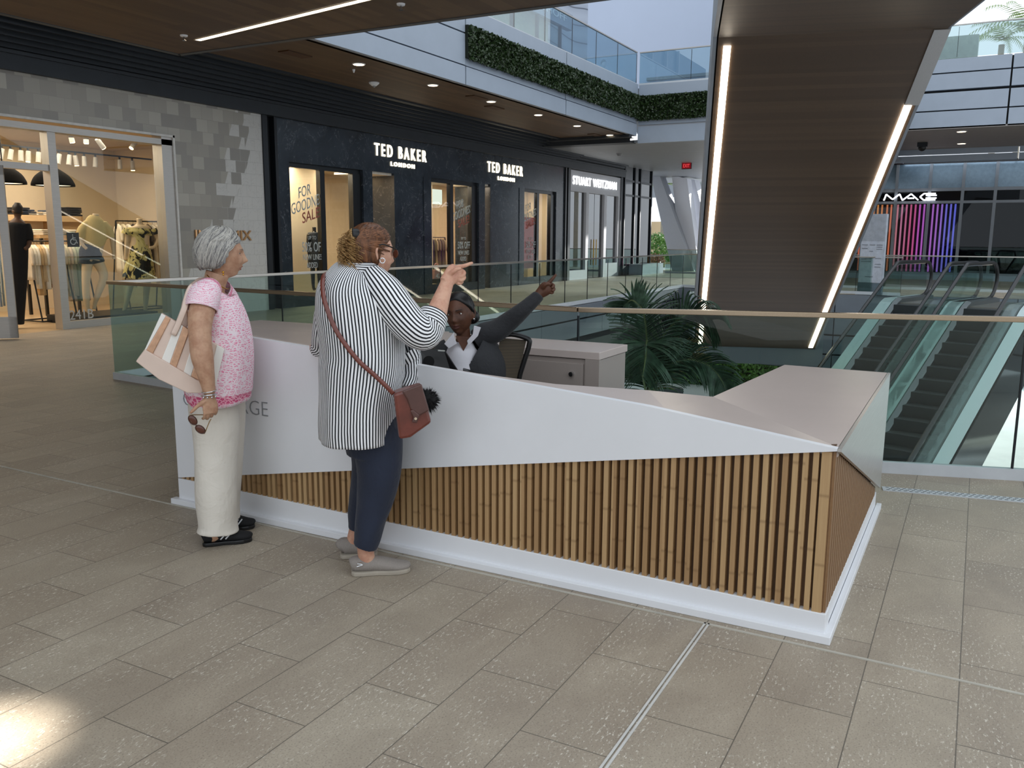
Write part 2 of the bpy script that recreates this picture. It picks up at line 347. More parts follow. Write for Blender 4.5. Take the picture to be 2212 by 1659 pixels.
def text(name, s, mat, p0, xdir, height, width=None, depth=.02, parent=None, updir=(0, 0, 1), slant=0, align='LEFT', label=None, bold=0, space=1.0):
    """flat lettering: p0 = lower left corner of the first letter"""
    cu = bpy.data.curves.new('t', 'FONT'); cu.body = s; cu.size = 1; cu.extrude = depth/2; cu.offset = bold; cu.space_character = space; cu.resolution_u = 3
    to = bpy.data.objects.new('t', cu); COL.objects.link(to); bpy.context.view_layer.update()
    me = bpy.data.meshes.new_from_object(to); bpy.data.objects.remove(to)
    V = np.array([v.co[:] for v in me.vertices]); mn = V.min(0); mx = V.max(0)
    sy = height/(mx[1]-mn[1]); sx = sy if width is None else width/(mx[0]-mn[0])
    X = np.array(xdir, float); X /= np.linalg.norm(X); U = np.array(updir, float); Nn = np.cross(X, U)
    off = np.array(p0, float)-rootloc(parent)
    for v in me.vertices:
        a = (v.co.x-mn[0])*sx; b = (v.co.y-mn[1])*sy
        v.co = Vector(off+X*(a+slant*b)+U*b+Nn*(v.co.z-depth/2))
    me.materials.append(mat); o = bpy.data.objects.new(name, me); COL.objects.link(o); o.parent = parent
    if label: o['label'] = label
    return o
def S(name, mb, mat, **kw): return mb.build(name, mat, kind='structure', **kw)
# ================================================================ SETTING
PALEM = M('pale_metal', 'c4c8cc', .45, .2, .02)
YS = 13.35                                           # plane of the shop fronts on the left
E1 = (6.35, -.30); K1 = (5.54, 2.46); L1 = (6.10, 8.25)          # edge of the opening on our side
VOID = [(12.0, -24.0), E1, K1, L1, (27.3, 8.45), (26.55, 3.6), (27.0, -1.0), (30.0, -12.0), (32, -24)]
m = MB()
def slab(m, poly, z0, z1): m.prism([(x, y, z1) for x, y in poly], (0, 0, z0-z1))
slab(m, [(-9, -24), (12, -24), E1, K1, (5.54, -24.01)][:4]+[(-9, 2.46)], -.35, 0)
slab(m, [(-9, 2.46), K1, L1, (6.10, YS+.02), (-9, YS+.02)], -.35, 0)
slab(m, [L1, (27.3, 8.45), (27.3, YS+.02), (6.10, YS+.02)], -.35, 0)
slab(m, [(27.3, 8.45), (26.55, 3.6), (27.0, -1), (30, -12), (32, -24), (38.6, -24), (38.6, 7), (43, 7), (43, 14), (27.3, 14)], -.35, 0)
S('floor', m, FLOOR)
# pale joint lines and the metal expansion strips in the paving
m = MB(); m.box(-2, 3.27, .843, .851, .001, .004); m.box(-2, 3.27, .858, .866, .001, .004); S('trim_1', m, M('expansion_strip', 'c9c7c2', .6))
m = MB(); m.beam((3.19, -6, .002), (3.36, 9.5, .002), .012, .004); S('trim_2', m, M('joint_sealant', 'b7b2a6', .7))
a, b = np.array([5.70, .42]), np.array([6.9, -5.9])
m = MB(); m.beam((*a, .003), (*b, .003), .085, .006)
gr = thing('drain_grate', 'long perforated steel drain cover set in the floor right of the desk', 'drain cover', (5.7, .42, 0))
m.build('grate_plate', PALEM, gr); m2 = MB(); d = (b-a)/np.linalg.norm(b-a); nn = np.array([-d[1], d[0]])
for i in range(190):
    for j in (-.026, 0, .026):
        c = a+d*(.03+i*.033+(.016 if j == 0 else 0))+nn*j; m2.beam((*(c-d*.009), .0065), (*(c+d*.009), .0065), .009, .001)
m2.build('slots', M('slot_grey', '55585a', .8), gr)
# edges of the opening: stacked dark panels under the slab
m = MB(); g = MB()
def edge_panels(a, b, zs, side, mat_i=0):
    for z0, z1, st in zs: m.wallbox((a[0], a[1]), (b[0], b[1]), z0+.02, z1, .06, side)
for a, b in ((L1, (27.3, 8.45)),):
    n_ = 6
    for i in range(n_):
        p = np.array(a)+(np.array(b)-a)*(i/n_); q = np.array(a)+(np.array(b)-a)*((i+.996)/n_)
        edge_panels(p, q, ((-.36, -.03, 0), (-.80, -.38, 0)), -1)
        m.wallbox(p+np.array([0, .55]), q+np.array([0, .55]), -1.7, -1.0, .06, -1)
far = [(27.3, 8.45), (26.55, 3.6), (27.0, -1.0), (30, -12)]
for a, b in zip(far[:-1], far[1:]):
    L = np.linalg.norm(np.array(b)-a); n_ = max(1, int(L/2.4))
    for i in range(n_):
        p = np.array(a)+(np.array(b)-a)*(i/n_); q = np.array(a)+(np.array(b)-a)*((i+.994)/n_)
        edge_panels(p, q, ((-.62, -.03, 0), (-1.22, -.65, 0), (-1.8, -1.25, 0), (-2.3, -1.83, 0)), -1)
S('trim_3', m, GREYD)
m = MB(); m.wallbox(L1+np.array([0, 0]) if False else L1, (27.3, 8.45), -2.2, -.02, .3, 1)
for a, b in zip(far[:-1], far[1:]): m.wallbox(a, b, -2.3, -.02, .3, 1)
S('trim_4', m, JOINT)
m = MB()
for a, b in ((E1, K1), (K1, L1), ((12, -24), E1)): m.wallbox(a, b, -.9, -.02, .1, 1)
S('trim_5', m, GREYD)
# ---------------------------------------------------------------- ground level below
ZG = -5.2
m = MB(); m.box(4, 80, -40, 30, ZG-.2, ZG); S('ground', m, M('street_concrete', 'c9ccd2', .8, var=.05, scale=.6))
m = MB(); m.box(9, 80, -16, -7.5, ZG+.005, ZG+.02); S('ground', m, M('asphalt', '6f7378', .9, var=.06, scale=.8))
m = MB(); m.box(9, 80, -7.5, -7.1, ZG+.004, ZG+.14); S('trim_6', m, M('kerb', 'e4e4e0', .8))
for k, (x, y) in enumerate(((18.5, 12), (14.0, 12.6), (23.0, 12.4))):
    m = MB(); m.box(x-.35, x+.35, y-.35, y+.35, ZG, -.4); S('column', m, GREYD)
m = MB(); m.box(5.5, 26, 13.2, 13.5, ZG, -.4); S('wall_below', m, SLATE)
def leaves(m, pts, size, flat=.5, n=None):
    for p in pts:
        a = RNG.normal(size=3); a /= np.linalg.norm(a); b = np.cross(a, RNG.normal(size=3)); b /= np.linalg.norm(b)
        s = size*(.6+.8*RNG.random()); p = np.array(p)
        m.add([p-a*s, p+b*s*flat, p+a*s, p-b*s*flat], [(0, 1, 2, 3)])
HEDGE = m_leaf('hedge_leaf', '19260f', '334a24'); HEDGB = m_leaf('bright_leaf', '3f6b2c', '78a34f'); HEDD = M('hedge_core', '141d12', .9)
def hedge_row(name, label, x0, x1, y0, y1, z0, z1, cnt, size, mat):
    o = thing(name, label, 'hedge', ((x0+x1)/2, (y0+y1)/2, z0)); c = MB(); c.box(x0+.05, x1-.05, y0+.05, y1-.05, z0, z1-.05); c.build('core', HEDD, o)
    m = MB(); P = np.stack([RNG.uniform(x0, x1, cnt), RNG.uniform(y0, y1, cnt), RNG.uniform(z0, z1, cnt)], 1)
    w = RNG.integers(0, 3, cnt); P[w == 0, 2] = z1+RNG.normal(0, .03, (w == 0).sum()); P[w == 1, 0] = x0+RNG.normal(0, .03, (w == 1).sum()); P[w == 2, 1] = y0
    leaves(m, P, size); f = m.build('foliage', mat, o, kind='stuff'); return o
hp = G(1570, 806, ZG+.9); hq = G(1750, 806, ZG+.9)
hedge_row('low_hedge', 'bright green clipped hedge along the pavement on the street level below', 39.0, 40.5, 4.0, 16.0, ZG, ZG+1.15, 9000, .12, HEDGB)

# ---------------------------------------------------------------- shop front wall on the left
m = MB()                                              # tile wall with an opening 8.2..11.42 x 0..3.38
m.box(-9, 4.0, YS, YS+.25, 0, 4.06); m.box(4.0, 11.42, YS, YS+.25, 3.38, 4.06); m.box(11.42, 13.72, YS, YS+.25, 0, 4.06)
S('wall_left', m, TILE)
m = MB(); m.box(-9, 34.4, YS-.10, YS+.3, 4.04, 4.33); m.box(-9, 34.4, YS-.14, YS-.10, 4.28, 4.33); S('trim_7', m, SLATE)
m = MB(); m.box(13.72, 13.86, YS-.03, YS+.25, 0, 4.04); m.box(14.06, 14.14, YS-.03, YS+.25, 0, 4.04); S('trim_8', m, DARK)
m = MB(); m.box(13.86, 14.06, YS+.12, YS+.25, 0, 4.04); S('trim_9', m, JOINT)
# louvred recess above the shop fronts: long dark blades, one object
m = MB()
for i in range(9):
    f = i/8; y = 12.05+f*1.2; z = 4.80-f*.44; m.box(-9, 29.4, y, y+.05, z, z+.10)
o = S('louvre_panel', m, SLATE); m = MB(); m.box(-9, 34.3, 13.3, 13.4, 4.3, 5.0); S('trim_24', m, JOINT); m = MB()
for i in range(6):
    f = i/5; m.box(29.4, 34.3, 12.45+f*.8, 12.5+f*.8, 4.72-f*.33, 4.80-f*.33)
S('louvre_panel', m, SLATE)
m = MB(); m.box(-9, 34.3, 12.0, 13.4, 4.98, 5.03); S('ceiling', m, JOINT)
# timber soffits
m = MB(); m.box(10.2, 26.0, 9.85, 12.12, 4.70, 4.78); S('ceiling', m, WCEIL)
m = MB(); m.box(10.2, 26.0, 12.12, 12.22, 4.66, 4.80); m.box(25.6, 26.1, 9.78, 12.9, 4.62, 4.80); S('trim_10', m, SLATE)
m = MB(); m.prism([(-9, 11.45, 4.40), (-9, 3.4, 4.40), (10.16, 3.4, 4.40), (10.05, 11.45, 4.40)], (0, 0, .08)); S('ceiling', m, WCEIL)
m = MB(); m.beam((10.2, 3.4, 4.55), (10.08, 11.5, 4.55), .1, .32); m.beam((-9, 11.5, 4.5), (10.1, 11.5, 4.5), .1, .22)
m.beam((10.0, 11.3, 4.42), (4.0, 11.38, 4.42), .03, .03); S('trim_11', m, M('fascia_grey_dark', '4a4c4e', .5))
m = MB(); m.prism([(-9, 11.45, 4.49), (-9, 3.4, 4.49), (10.16, 3.4, 4.49), (10.05, 11.45, 4.49)], (0, 0, .2)); S('ceiling', m, GREYM)
# slender recessed light strip in the near ceiling
m = MB(); m.beam((9.47, 10.40, 4.395), (8.47, 4.6, 4.395), .085, .012)
ls = thing('recessed_light_strip', 'long slim white light strip recessed in the timber ceiling at top left', 'ceiling light', (9.47, 10.4, 4.39)); m.build('diffuser', LED, ls)
m = MB(); m.beam((9.47, 10.42, 4.393), (8.47, 4.58, 4.393), .11, .008); m.build('frame', M('light_frame', 'c9b79c', .5), ls)
def downlight(x, y, z, label, group, r=.1):
    o = thing('downlight', label, 'ceiling light', (x, y, z), group)
    a = MB(); a.tube([(x, y, z+.004), (x, y, z-.012)], [r*1.25, r*1.2], n=20, sub=1); a.build('trim_ring', WHITE, o, smooth=False)
    a = MB(); a.tube([(x, y, z-.012), (x, y, z-.016)], [r, r*.96], n=20, sub=1); a.build('lens', DOWN, o); return o
names = ['first and nearest', 'second', 'third', 'fourth', 'fifth', 'sixth and farthest']
for i in range(6):
    x = 13.24+i*2.46; downlight(x, 10.4, 4.70, f'round downlight in the timber soffit, {names[i]} in the row', 'downlights in the timber soffit')
    l = lamp('downlight_beam', 'SPOT', (x, 10.4, 4.66), 45, (1, .82, .6), .08, spot=math.radians(95)); l.rotation_euler = (0, 0, 0)
for i, (px, py, nm) in enumerate(((397, 76, 'beside the end of the light strip'), (866, 8, 'at the top edge near the middle'))):
    p = G(px, py, 4.4); o = thing('sprinkler_head', 'small pale sprinkler head on the near timber ceiling '+nm, 'sprinkler', p, 'sprinklers in the ceiling')
    a = MB(); a.tube([p, p-np.array([0, 0, .02])], [.055, .05], n=14, sub=1); a.build('escutcheon', WHITE, o)
    a = MB(); a.tube([p-np.array([0, 0, .02]), p-np.array([0, 0, .07])], [.012, .012], n=8, sub=1); a.tube([p-np.array([0, 0, .07]), p-np.array([0, 0, .075])], [.03, .03], n=10, sub=1); a.build('deflector', CHROME, o)
p = G(764, 150, 4.7); o = thing('sprinkler_head', 'tiny sprinkler hanging under the first downlight of the far soffit', 'sprinkler', p, 'sprinklers in the ceiling')
a = MB(); a.tube([p, p-np.array([0, 0, .06])], [.03, .012], n=10, sub=1); a.build('deflector', WHITE, o)
p = G(808, 178, 4.7); o = thing('smoke_detector', 'white smoke detector on the timber soffit between two downlights', 'smoke detector', p)
a = MB(); a.tube([p, p-np.array([0, 0, .03]), p-np.array([0, 0, .07])], [.11, .10, .05], n=18, sub=2); a.build('housing', WHITE, o, smooth=True)
a = MB(); a.tube([p-np.array([0, 0, .06]), p-np.array([0, 0, .10])], [.03, .02], n=10, sub=1); a.build('sensor', M('grey_plastic', '9a9a98', .5), o)
for k, (px, py) in enumerate(((638, 116), (1030, 210), (1068, 232), (1285, 291))):
    p = G(px, py, 4.7); m = MB(); m.box(p[0]-.3, p[0]+.3, p[1]-.12, p[1]+.12, 4.68, 4.70)
    o = m.build('access_panel', M('walnut_panel_dark', '4a2f18', .6)); tag(o, ['brown access panel in the soffit above the louvres, nearest of its row', 'dark slot in the soffit just before the third downlight', 'dark slot in the soffit just behind the third downlight', 'dark slot in the soffit beside the farthest downlight'][k], 'ceiling panel', 'ceiling access panels')
# ---------------------------------------------------------------- upper floor edge on the left: alloy fascia with the green strip
YF = 9.75; m = MB()
for x0, x1 in ((10.0, 15.94), (15.98, 20.9), (20.94, 26.18)):
    m.box(x0, x1, YF, YF+.12, 4.70, 5.06)
    m.box(x0, x1, YF+.02 if x0 > 15.9 else YF, YF+.12, 5.085, 5.30 if x0 > 15.9 else 5.70)
    if x0 > 15.9: m.box(x0, x1, YF+.02, YF+.12, 5.30, 5.86)
    m.box(x0, x1, YF, YF+.12, 5.88 if x0 > 15.9 else 5.73, 6.24)
S('wall_left', m, GREYP)
m = MB(); m.box(10, 26.2, YF+.13, YF+.2, 4.7, 6.2); S('trim_12', m, JOINT)
def living_wall(label, x0, x1, y0, y1, z0, z1, cnt, axis):
    o = thing('green_wall_strip', label, 'hedge', (x0, y0, z0), 'strips of greenery on the upper fascia'); c = MB(); c.box(x0, x1, y0, y1, z0+.03, z1); c.build('backing', HEDD, o)
    P = np.stack([RNG.uniform(x0, x1, cnt), RNG.uniform(y0, y1, cnt), z0+(z1-z0)*RNG.random(cnt)], 1)
    if axis == 'y': P[:, 1] = y0-.03+RNG.normal(0, .025, cnt)
    else: P[:, 0] = x0-.03+RNG.normal(0, .025, cnt)
    m = MB(); leaves(m, P, .036, .6); m.build('foliage', HEDGE, o, kind='stuff')
living_wall('long dark green strip of leaves running along the upper left fascia', 15.96, 26.1, YF-.06, YF+.03, 5.2, 5.88, 20000, 'y')
living_wall('short dark green strip of leaves on the fascia facing us beside the timber underside', 26.14, 26.24, 5.0, YF, 5.14, 5.88, 10000, 'x')
m = MB(); XF = 26.2
m.box(XF, XF+.15, 3.0, YF-.02, 5.90, 6.22); m.box(XF+.02, XF+.15, 3.0, YF-.02, 5.03, 5.88); m.box(XF, XF+.15, 3.0, YF-.02, 4.48, 4.98)
S('wall_back', m, GREYP)
m = MB(); m.box(26.0, XF+.3, 9.9, 13.5, 4.50, 4.95); S('trim_25', m, SLATE); m = MB(); m.box(XF+.15, 46, 3.0, 16, 4.52, 4.60); S('ceiling', m, GREYM)
m = MB(); m.box(10.2, 26.2, YF+.12, 20, 5.95, 6.05); m.box(XF+.15, 36, 3.0, 20, 6.05, 6.15); S('ceiling', m, GREYM)     # upper floor slabs
def railing(name, label, pts, h=1.07, zb=0.0, panel=1.25, mats=(None, None), post=.02, shoe=True, rail=(.055, .035), gap=.012, posts=True, group=None):
    o = thing(name, label, 'railing', (*pts[0][:2], zb), group)
    r = MB(); sh = MB()
    for a, b in zip(pts[:-1], pts[1:]):
        a = np.array(a, float); b = np.array(b, float); L = np.linalg.norm(b-a); d = (b-a)/L; n_ = max(1, round(L/panel))
        r.beam((*a, zb+h-rail[1]/2), (*b, zb+h-rail[1]/2), rail[0], rail[1])
        if shoe: sh.beam((*a, zb+.03), (*b, zb+.03), .05, .09)
        for i in range(n_):
            p = a+d*(L*i/n_+gap/2); q = a+d*(L*(i+1)/n_-gap/2); g = MB(); g.beam((*p, zb+.04+(h-rail[1]-.04)/2), (*q, zb+.04+(h-rail[1]-.04)/2), .014, h-rail[1]-.04); g.build('glass_panel', mats[1] or RG, o)
            if posts: e = MB(); e.beam((*(q+d*gap/2*.0), zb+.05+(h-.1)/2), (*(q+d*gap), zb+.05+(h-.1)/2), .016, h-.12); e.build('edge_strip', DARK, o)
    r.build('handrail', mats[0] or BRONZE, o, bevel=.004)
    if shoe: sh.build('base_channel', PALEM, o)
    return o
railing('glass_railing', 'near glass railing with bronze handrail running behind the reception desk', [L1, K1], panel=2.07)
railing('glass_railing', 'glass railing with bronze handrail in front of the escalators at right', [K1, E1, (8.3, -7.9)], panel=2.4)
railing('glass_railing', 'far glass railing along the walkway in front of the dark shop front', [L1, (27.3, 8.45)], panel=1.33, mats=(STEEL, RG))
railing('glass_railing', 'short far glass railing at the bridge between the shop fronts and the timber underside', [(27.3, 8.45), (26.95, 7.0)], panel=1.4, mats=(STEEL, RG))
railing('glass_railing', 'glass railing on the far side in front of the coloured light display', [(26.7, 4.3), (26.55, 1.9)], panel=1.3, mats=(STEEL, RG))
railing('glass_railing', 'long distant glass railing behind the escalator landing', [(29.9, 6.5), (29.6, -9)], panel=1.9, mats=(STEEL, RG))
railing('glass_railing', 'upper floor glass railing above the green strip', [(10.2, YF+.06), (26.15, YF+.06)], h=1.0, zb=6.2, panel=1.65, mats=(ALU, UG))
railing('glass_railing', 'upper floor glass railing turning right towards the timber underside', [(26.25, YF), (26.25, 3.2)], h=1.0, zb=6.2, panel=1.7, mats=(ALU, UG))
railing('glass_railing', 'distant railing by the slanted white columns', [(38.0, 12.6), (38.0, 9.0), (42, 6.5)], panel=1.2, mats=(STEEL, RG), posts=True)
# upper shops on the left
m = MB(); m.box(10, 21.0, 12.4, 12.6, 6.05, 9.6); S('wall_left', m, m_marble('patterned_dark_glass', '2a2f38', '3d4350', '8b93a6', 3, .2))
m = MB()
for x in (14.5, 16.1, 17.9, 19.3, 20.6, 21.0): m.box(x, x+.07, 12.28, 12.4, 6.05, 9.6)
S('trim_13', m, ALU)
m = MB(); m.box(17.2, 17.5, 12.3, 12.34, 6.3, 8.2); tag(m.build('banner', M('pink_banner', 'e49cb8', .6)), 'narrow pink banner in the upper dark shop window', 'banner')
us = thing('upper_shop_front', 'upper floor boutique with a white sign band and wavy grey wall', 'shop front', (21.1, 12.4, 6.05))
m = MB(); m.box(21.1, 25.6, 12.6, 12.7, 6.05, 9.4); m.build('interior_wall', M('cream_wall', 'e0d6b8', .7), us)
m = MB(); m.box(21.1, 26.6, 12.2, 12.4, 8.15, 8.62); m.build('sign_band', GREYP, us)
m = MB(); m.box(21.1, 25.8, 12.3, 12.32, 6.05, 8.15); m.build('shop_window', SG, us)
m = MB()
for x in (21.1, 22.6, 24.2, 25.8): m.box(x, x+.06, 12.24, 12.34, 6.05, 8.15)
m.build('mullions', DARK, us)
text('lettering', 'JOYCE BISCHOFF', WHITE, (21.5, 12.18, 8.25), (1, 0, 0), .26, 4.6, .03, us, label='small white raised letters')
def m_wavy():
    t = NT('wavy_panels'); w = t.n('ShaderNodeTexWave', wave_type='BANDS', bands_direction='Z'); t.l(t.mapped(), w.inputs['Vector']); w.inputs['Scale'].default_value = .55; w.inputs['Distortion'].default_value = 4; w.inputs['Detail'].default_value = 0; w.inputs['Detail Scale'].default_value = .6
    return t.bsdf(t.ramp(w.outputs['Fac'], [(0, '5a606a'), (.03, 'a9b0bc'), (1, 'b8bfca')]), .5)
m = MB(); m.box(24.3, 28.6, 12.0, 12.15, 6.1, 13.0) if False else m.box(26.3, 30.3, 13.3, 13.5, 6.1, 13.5); S('wall_back', m, m_wavy())
m = MB(); m.box(23.2, 26.4, 12.8, 13.2, 8.7, 13.0); S('wall_back', m, DARK)
m = MB(); m.box(36.0, 36.3, 2, 19.5, 6.0, 22); S('wall_back', m, M('pale_wall', 'b2bccf', .6, var=.01, scale=.5))
m = MB(); m.prism([(35.9, 8.9, 8.4), (35.9, 8.1, 8.4), (35.9, 6.9, 22), (35.9, 8.3, 22)], (.08, 0, 0)); S('trim_14', m, M('pale_blade', 'd3dcea', .4, var=.01))
m = MB(); m.box(35.86, 36.0, 2, 13, 8.10, 8.22); m.box(35.84, 35.95, 9.1, 9.16, 6.1, 8.1); S('trim_15', m, GREYM)
pe = thing('person', 'person in white leaning on the far upper railing', 'person', (30, 7.15, 6.15))
m = MB(); m.tube([(30, 7.15, 6.2), (30, 7.15, 6.7), (30, 7.15, 7.3), (30, 7.12, 7.55)], [(.17, .13), (.17, .14), (.22, .14), (.06, .06)], n=14); m.tube([(30, 7.3, 7.45), (29.9, 7.5, 7.25), (29.8, 7.75, 7.1)], [.07, .05, .04]); m.ball((30, 7.1, 7.72), (.1, .09, .13)); m.build('body', M('white_shirt_far', 'dfe2e6', .8), pe, remesh=.02)
m = MB(); m.ball((30.02, 7.08, 7.77), (.11, .1, .12)); m.build('hair', M('dark_hair_far', '1c1816', .6), pe, smooth=True)
# ---------------------------------------------------------------- far side on the right
m = MB()
def bands(m, x, zs, ys, t=.2, y_end=-14, gap=.05):
    for z0, z1 in zs:
        for y0, y1 in zip(ys[:-1], ys[1:]): m.box(x, x+t, y0+gap/2, y1-gap/2, z0, z1)
bands(m, 30.5, ((4.95, 5.46), (5.50, 6.02), (6.10, 6.57), (6.61, 7.0)), [-14, -7, -.36, 6.5])
S('wall_right', m, GREYP)
m = MB(); m.box(30.7, 30.8, -14, 6.5, 4.95, 7.0); S('trim_16', m, JOINT)
m = MB(); m.box(30.5, 37.2, -14, 6.5, 4.93, 4.99); S('ceiling', m, M('taupe_soffit', '8d8783', .7, var=.02))
m = MB(); bands(m, 37.0, ((4.47, 4.70), (4.73, 5.0)), [-14, -7, -.9, 7.5]); S('wall_right', m, GREYP)
railing('glass_railing', 'roof terrace glass railing at top right under the sky', [(30.6, 6.4), (30.6, -12)], h=1.0, zb=7.0, panel=2.6, mats=(ALU, GLASS('sky_glass', 'dce8ea', .1)), shoe=False)
m = MB(); m.box(31, 31.9, .6, 4.5, 7.0, 7.75); tag(m.build('planter_wall', M('green_glass_wall', 'a9b5ab', .5)), 'low pale green wall behind the roof terrace glass', 'wall')
for k, (px, py) in enumerate(((2077, 284), (2077, 310))):
    p = G(px, py, 4.93); downlight(p[0], p[1], 4.93, ['front', 'rear'][k]+' one of the two small downlights in the taupe soffit at far right', 'downlights in the far soffit', .13)
p = G(1993, 308, 4.93); o = thing('security_camera', 'dark dome security camera under the taupe soffit at right', 'camera', p)
a = MB(); a.box(p[0]-.14, p[0]+.14, p[1]-.16, p[1]+.16, 4.78, 4.93); a.build('mount', DARK, o)
a = MB(); a.ball((p[0], p[1], 4.76), .13); a.build('dome', BLACK, o, smooth=True)
# glazed far facade
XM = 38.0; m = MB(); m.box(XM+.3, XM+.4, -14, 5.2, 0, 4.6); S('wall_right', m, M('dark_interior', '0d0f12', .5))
gd = MB(); gd.box(XM, XM+.03, -14, 6.5, 3.52, 4.47); S('window_1', gd, M('spandrel_glass', '6f8391', .12, .3))
gd = MB(); gd.box(XM, XM+.03, -14, 6.5, .30, 3.45); S('window_2', gd, GLASS('facade_glass', 'a9b2b8', .025, 5))
m = MB(); YM = [PX(x, 520, XM)[1] for x in (2205, 2140, 2070, 1999, 1928)]; dy = YM[1]-YM[0]
YM = [-7.5, -6.3, -5.1, -3.9, -2.7, YM[0]-.35]+[YM[1], YM[2], YM[3], YM[4], YM[4]+1.15, YM[4]+2.3]
for y in YM: m.box(XM-.09, XM+.03, y-.055, y+.055, 0, 4.47)
for z0, z1 in ((3.42, 3.54), (2.95, 3.05), (0, .28), (.9, .94)): m.box(XM-.06, XM+.02, -14, 6.5, z0, z1) if z0 != .9 else m.box(XM-.03, XM, -14, YM[7], z0, z1)
S('trim_17', m, GREYM)
m = MB(); m.box(XM-.3, XM-.06, -14, 6.5, 0, .2); S('baseboard_right', m, GREYP)
mac = thing('makeup_shop_sign', 'glowing white makeup shop sign above the coloured light tubes', 'sign', (XM-.1, 2.5, 3.2))
y0 = PX(1910, 430, XM)[1]; y1 = PX(2023, 430, XM)[1]; w = (y0-y1)
m = MB(); k = .035; Z0, Z1 = 3.09, 3.33
def seg(pts, th=.048):
    for a, b in zip(pts[:-1], pts[1:]): m.beam((XM-.13, y0-a[0]*w, Z0+a[1]*(Z1-Z0)), (XM-.13, y0-b[0]*w, Z0+b[1]*(Z1-Z0)), .05, th, up=(0, .3, 1))
seg([(0, 0), (.04, 1), (.17, .15), (.30, 1), (.36, 0)]); seg([(.36, 0), (.52, 1), (.66, 0)]); seg([(.46, .3), (.58, .3)]); seg([(.98, 1), (.76, 1), (.69, .5), (.76, 0), (.98, 0)]); seg([(.80, .72), (1.0, .72)]); seg([(.80, .28), (1.0, .28)])
m.build('letters', EM('sign_white', 'f4f7ff', 3.5), mac)
disp = thing('light_tube_display', 'window display of vertical light tubes fading from orange through pink to blue', 'window display', (XM+.15, 2.5, 0))
m = MB(); m.box(XM+.06, XM+.25, -.2, 4.6, 0, .3); m.build('base_rail', DARK, disp)
xs = [1862, 1871, 1880, 1888.5, 1897, 1906, 1917, 1926]+[1940+9.55*i for i in range(14)]
stops = [(1862, (255, 70, 20)), (1897, (255, 120, 20)), (1926, (255, 85, 30)), (1945, (240, 110, 140)), (1975, (255, 50, 110)), (1990, (235, 60, 200)), (2030, (200, 90, 210)), (2045, (120, 90, 230)), (2070, (80, 80, 235))]
for i, x in enumerate(xs):
    c = [np.interp(x, [s[0] for s in stops], [s[1][j] for s in stops])/255 for j in range(3)]
    y = PX(x, 445, XM+.15)[1]; m = MB(); m.tube([(XM+.15, y, .3), (XM+.15, y, 2.93)], [.033, .033], n=8, sub=1); m.build('light_tube', EM(f'tube_{i}', tuple(min(1, .74*v+.26) for v in c), 2.6), disp)
# directory pylon
a_ = G(1851, 634, 0); b_ = G(1903, 637, 0); py_ = thing('directory_pylon', 'tall pale grey directory pylon standing on the far landing', 'pylon', (a_+b_)/2)
m = MB(); m.wallbox(a_[:2], b_[:2], .32, 2.26, .10, 1); m.build('panel', M('pylon_grey', 'a4a9b2', .4, .1), py_, bevel=.01)
m = MB(); m.wallbox(a_[:2]+.004, b_[:2]+.004, 0, .32, .09, 1); m.build('plinth', M('pylon_base', '5f6d76', .5), py_)
d = (b_-a_)/np.linalg.norm(b_-a_); nv = np.array([d[1], -d[0], 0]); L_ = np.linalg.norm(b_-a_)
m = MB(); m.add([], []); q = a_+nv*.006; m.hexa([q+d*.02+np.array([0, 0, .34]), q+d*(L_-.02)+np.array([0, 0, .34]), q+d*(L_-.02)-nv*.01+np.array([0, 0, .34]), q+d*.02-nv*.01+np.array([0, 0, .34]), q+d*.02+np.array([0, 0, 1.50]), q+d*(L_-.02)+np.array([0, 0, 1.50]), q+d*(L_-.02)-nv*.01+np.array([0, 0, 1.50]), q+d*.02-nv*.01+np.array([0, 0, 1.50])]); m.build('listing_panel', M('pylon_list', 'b9bec8', .4), py_)
m = MB()
for u0, u1, zz in ((.08, .32, 1.40), (.08, .32, 1.30), (.4, .62, 1.40), (.4, .55, 1.22), (.68, .92, 1.40), (.68, .92, 1.34), (.68, .92, 1.28), (.08, .3, 1.0), (.08, .5, .93), (.66, .9, 1.02), (.66, .9, .86), (.66, .9, .78), (.3, .62, .5)):
    q = a_+nv*.012; m.beam(q+d*L_*u0+np.array([0, 0, zz]), q+d*L_*u1+np.array([0, 0, zz]), .006, .012)
m.build('text_lines', M('pylon_ink', '6d7078', .6), py_)
# ---------------------------------------------------------------- bridge end: slanted white columns, exit sign, planting beyond
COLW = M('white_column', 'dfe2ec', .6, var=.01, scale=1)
def slant(label, pts, mat=COLW, t=.9, x=41.0):
    P = [PX(a, b, x) for a, b in pts]; m = MB(); m.prism(P, (t, 0, 0)); tag(m.build('slanted_column', mat), label, 'column', 'slanted columns beyond the bridge')
slant('broad slanted column toned grey for shade beside the dark glass corner', [(1403, 366), (1420, 366), (1505, 600), (1455, 600)], M('column_shade_tint', 'a8acb4', .7, var=.01))  # white column, its shade put into a greyer material colour
slant('bright white slanted column in the middle of the bridge end', [(1451, 378), (1484, 386), (1512, 600), (1492, 600), (1462, 485)], t=.7, x=41.5)
slant('slanted white column partly hidden by the timber underside', [(1492, 387), (1500, 388), (1524, 480), (1524, 600), (1511, 600)], t=.9, x=42.5)
p = G(1483, 352, 4.52); ex = thing('exit_sign', 'small red exit sign hanging from the grey bridge ceiling', 'exit sign', p)
q = PX(1483, 358, p[0]); m = MB(); m.box(q[0], q[0]+.06, q[1]-.2, q[1]+.2, q[2]-.13, q[2]+.13); m.build('housing', DARK, ex)
m = MB(); m.box(q[0]-.012, q[0], q[1]-.18, q[1]+.18, q[2]-.11, q[2]+.11); m.build('face', EM('exit_face', '8c1f26', .6), ex)
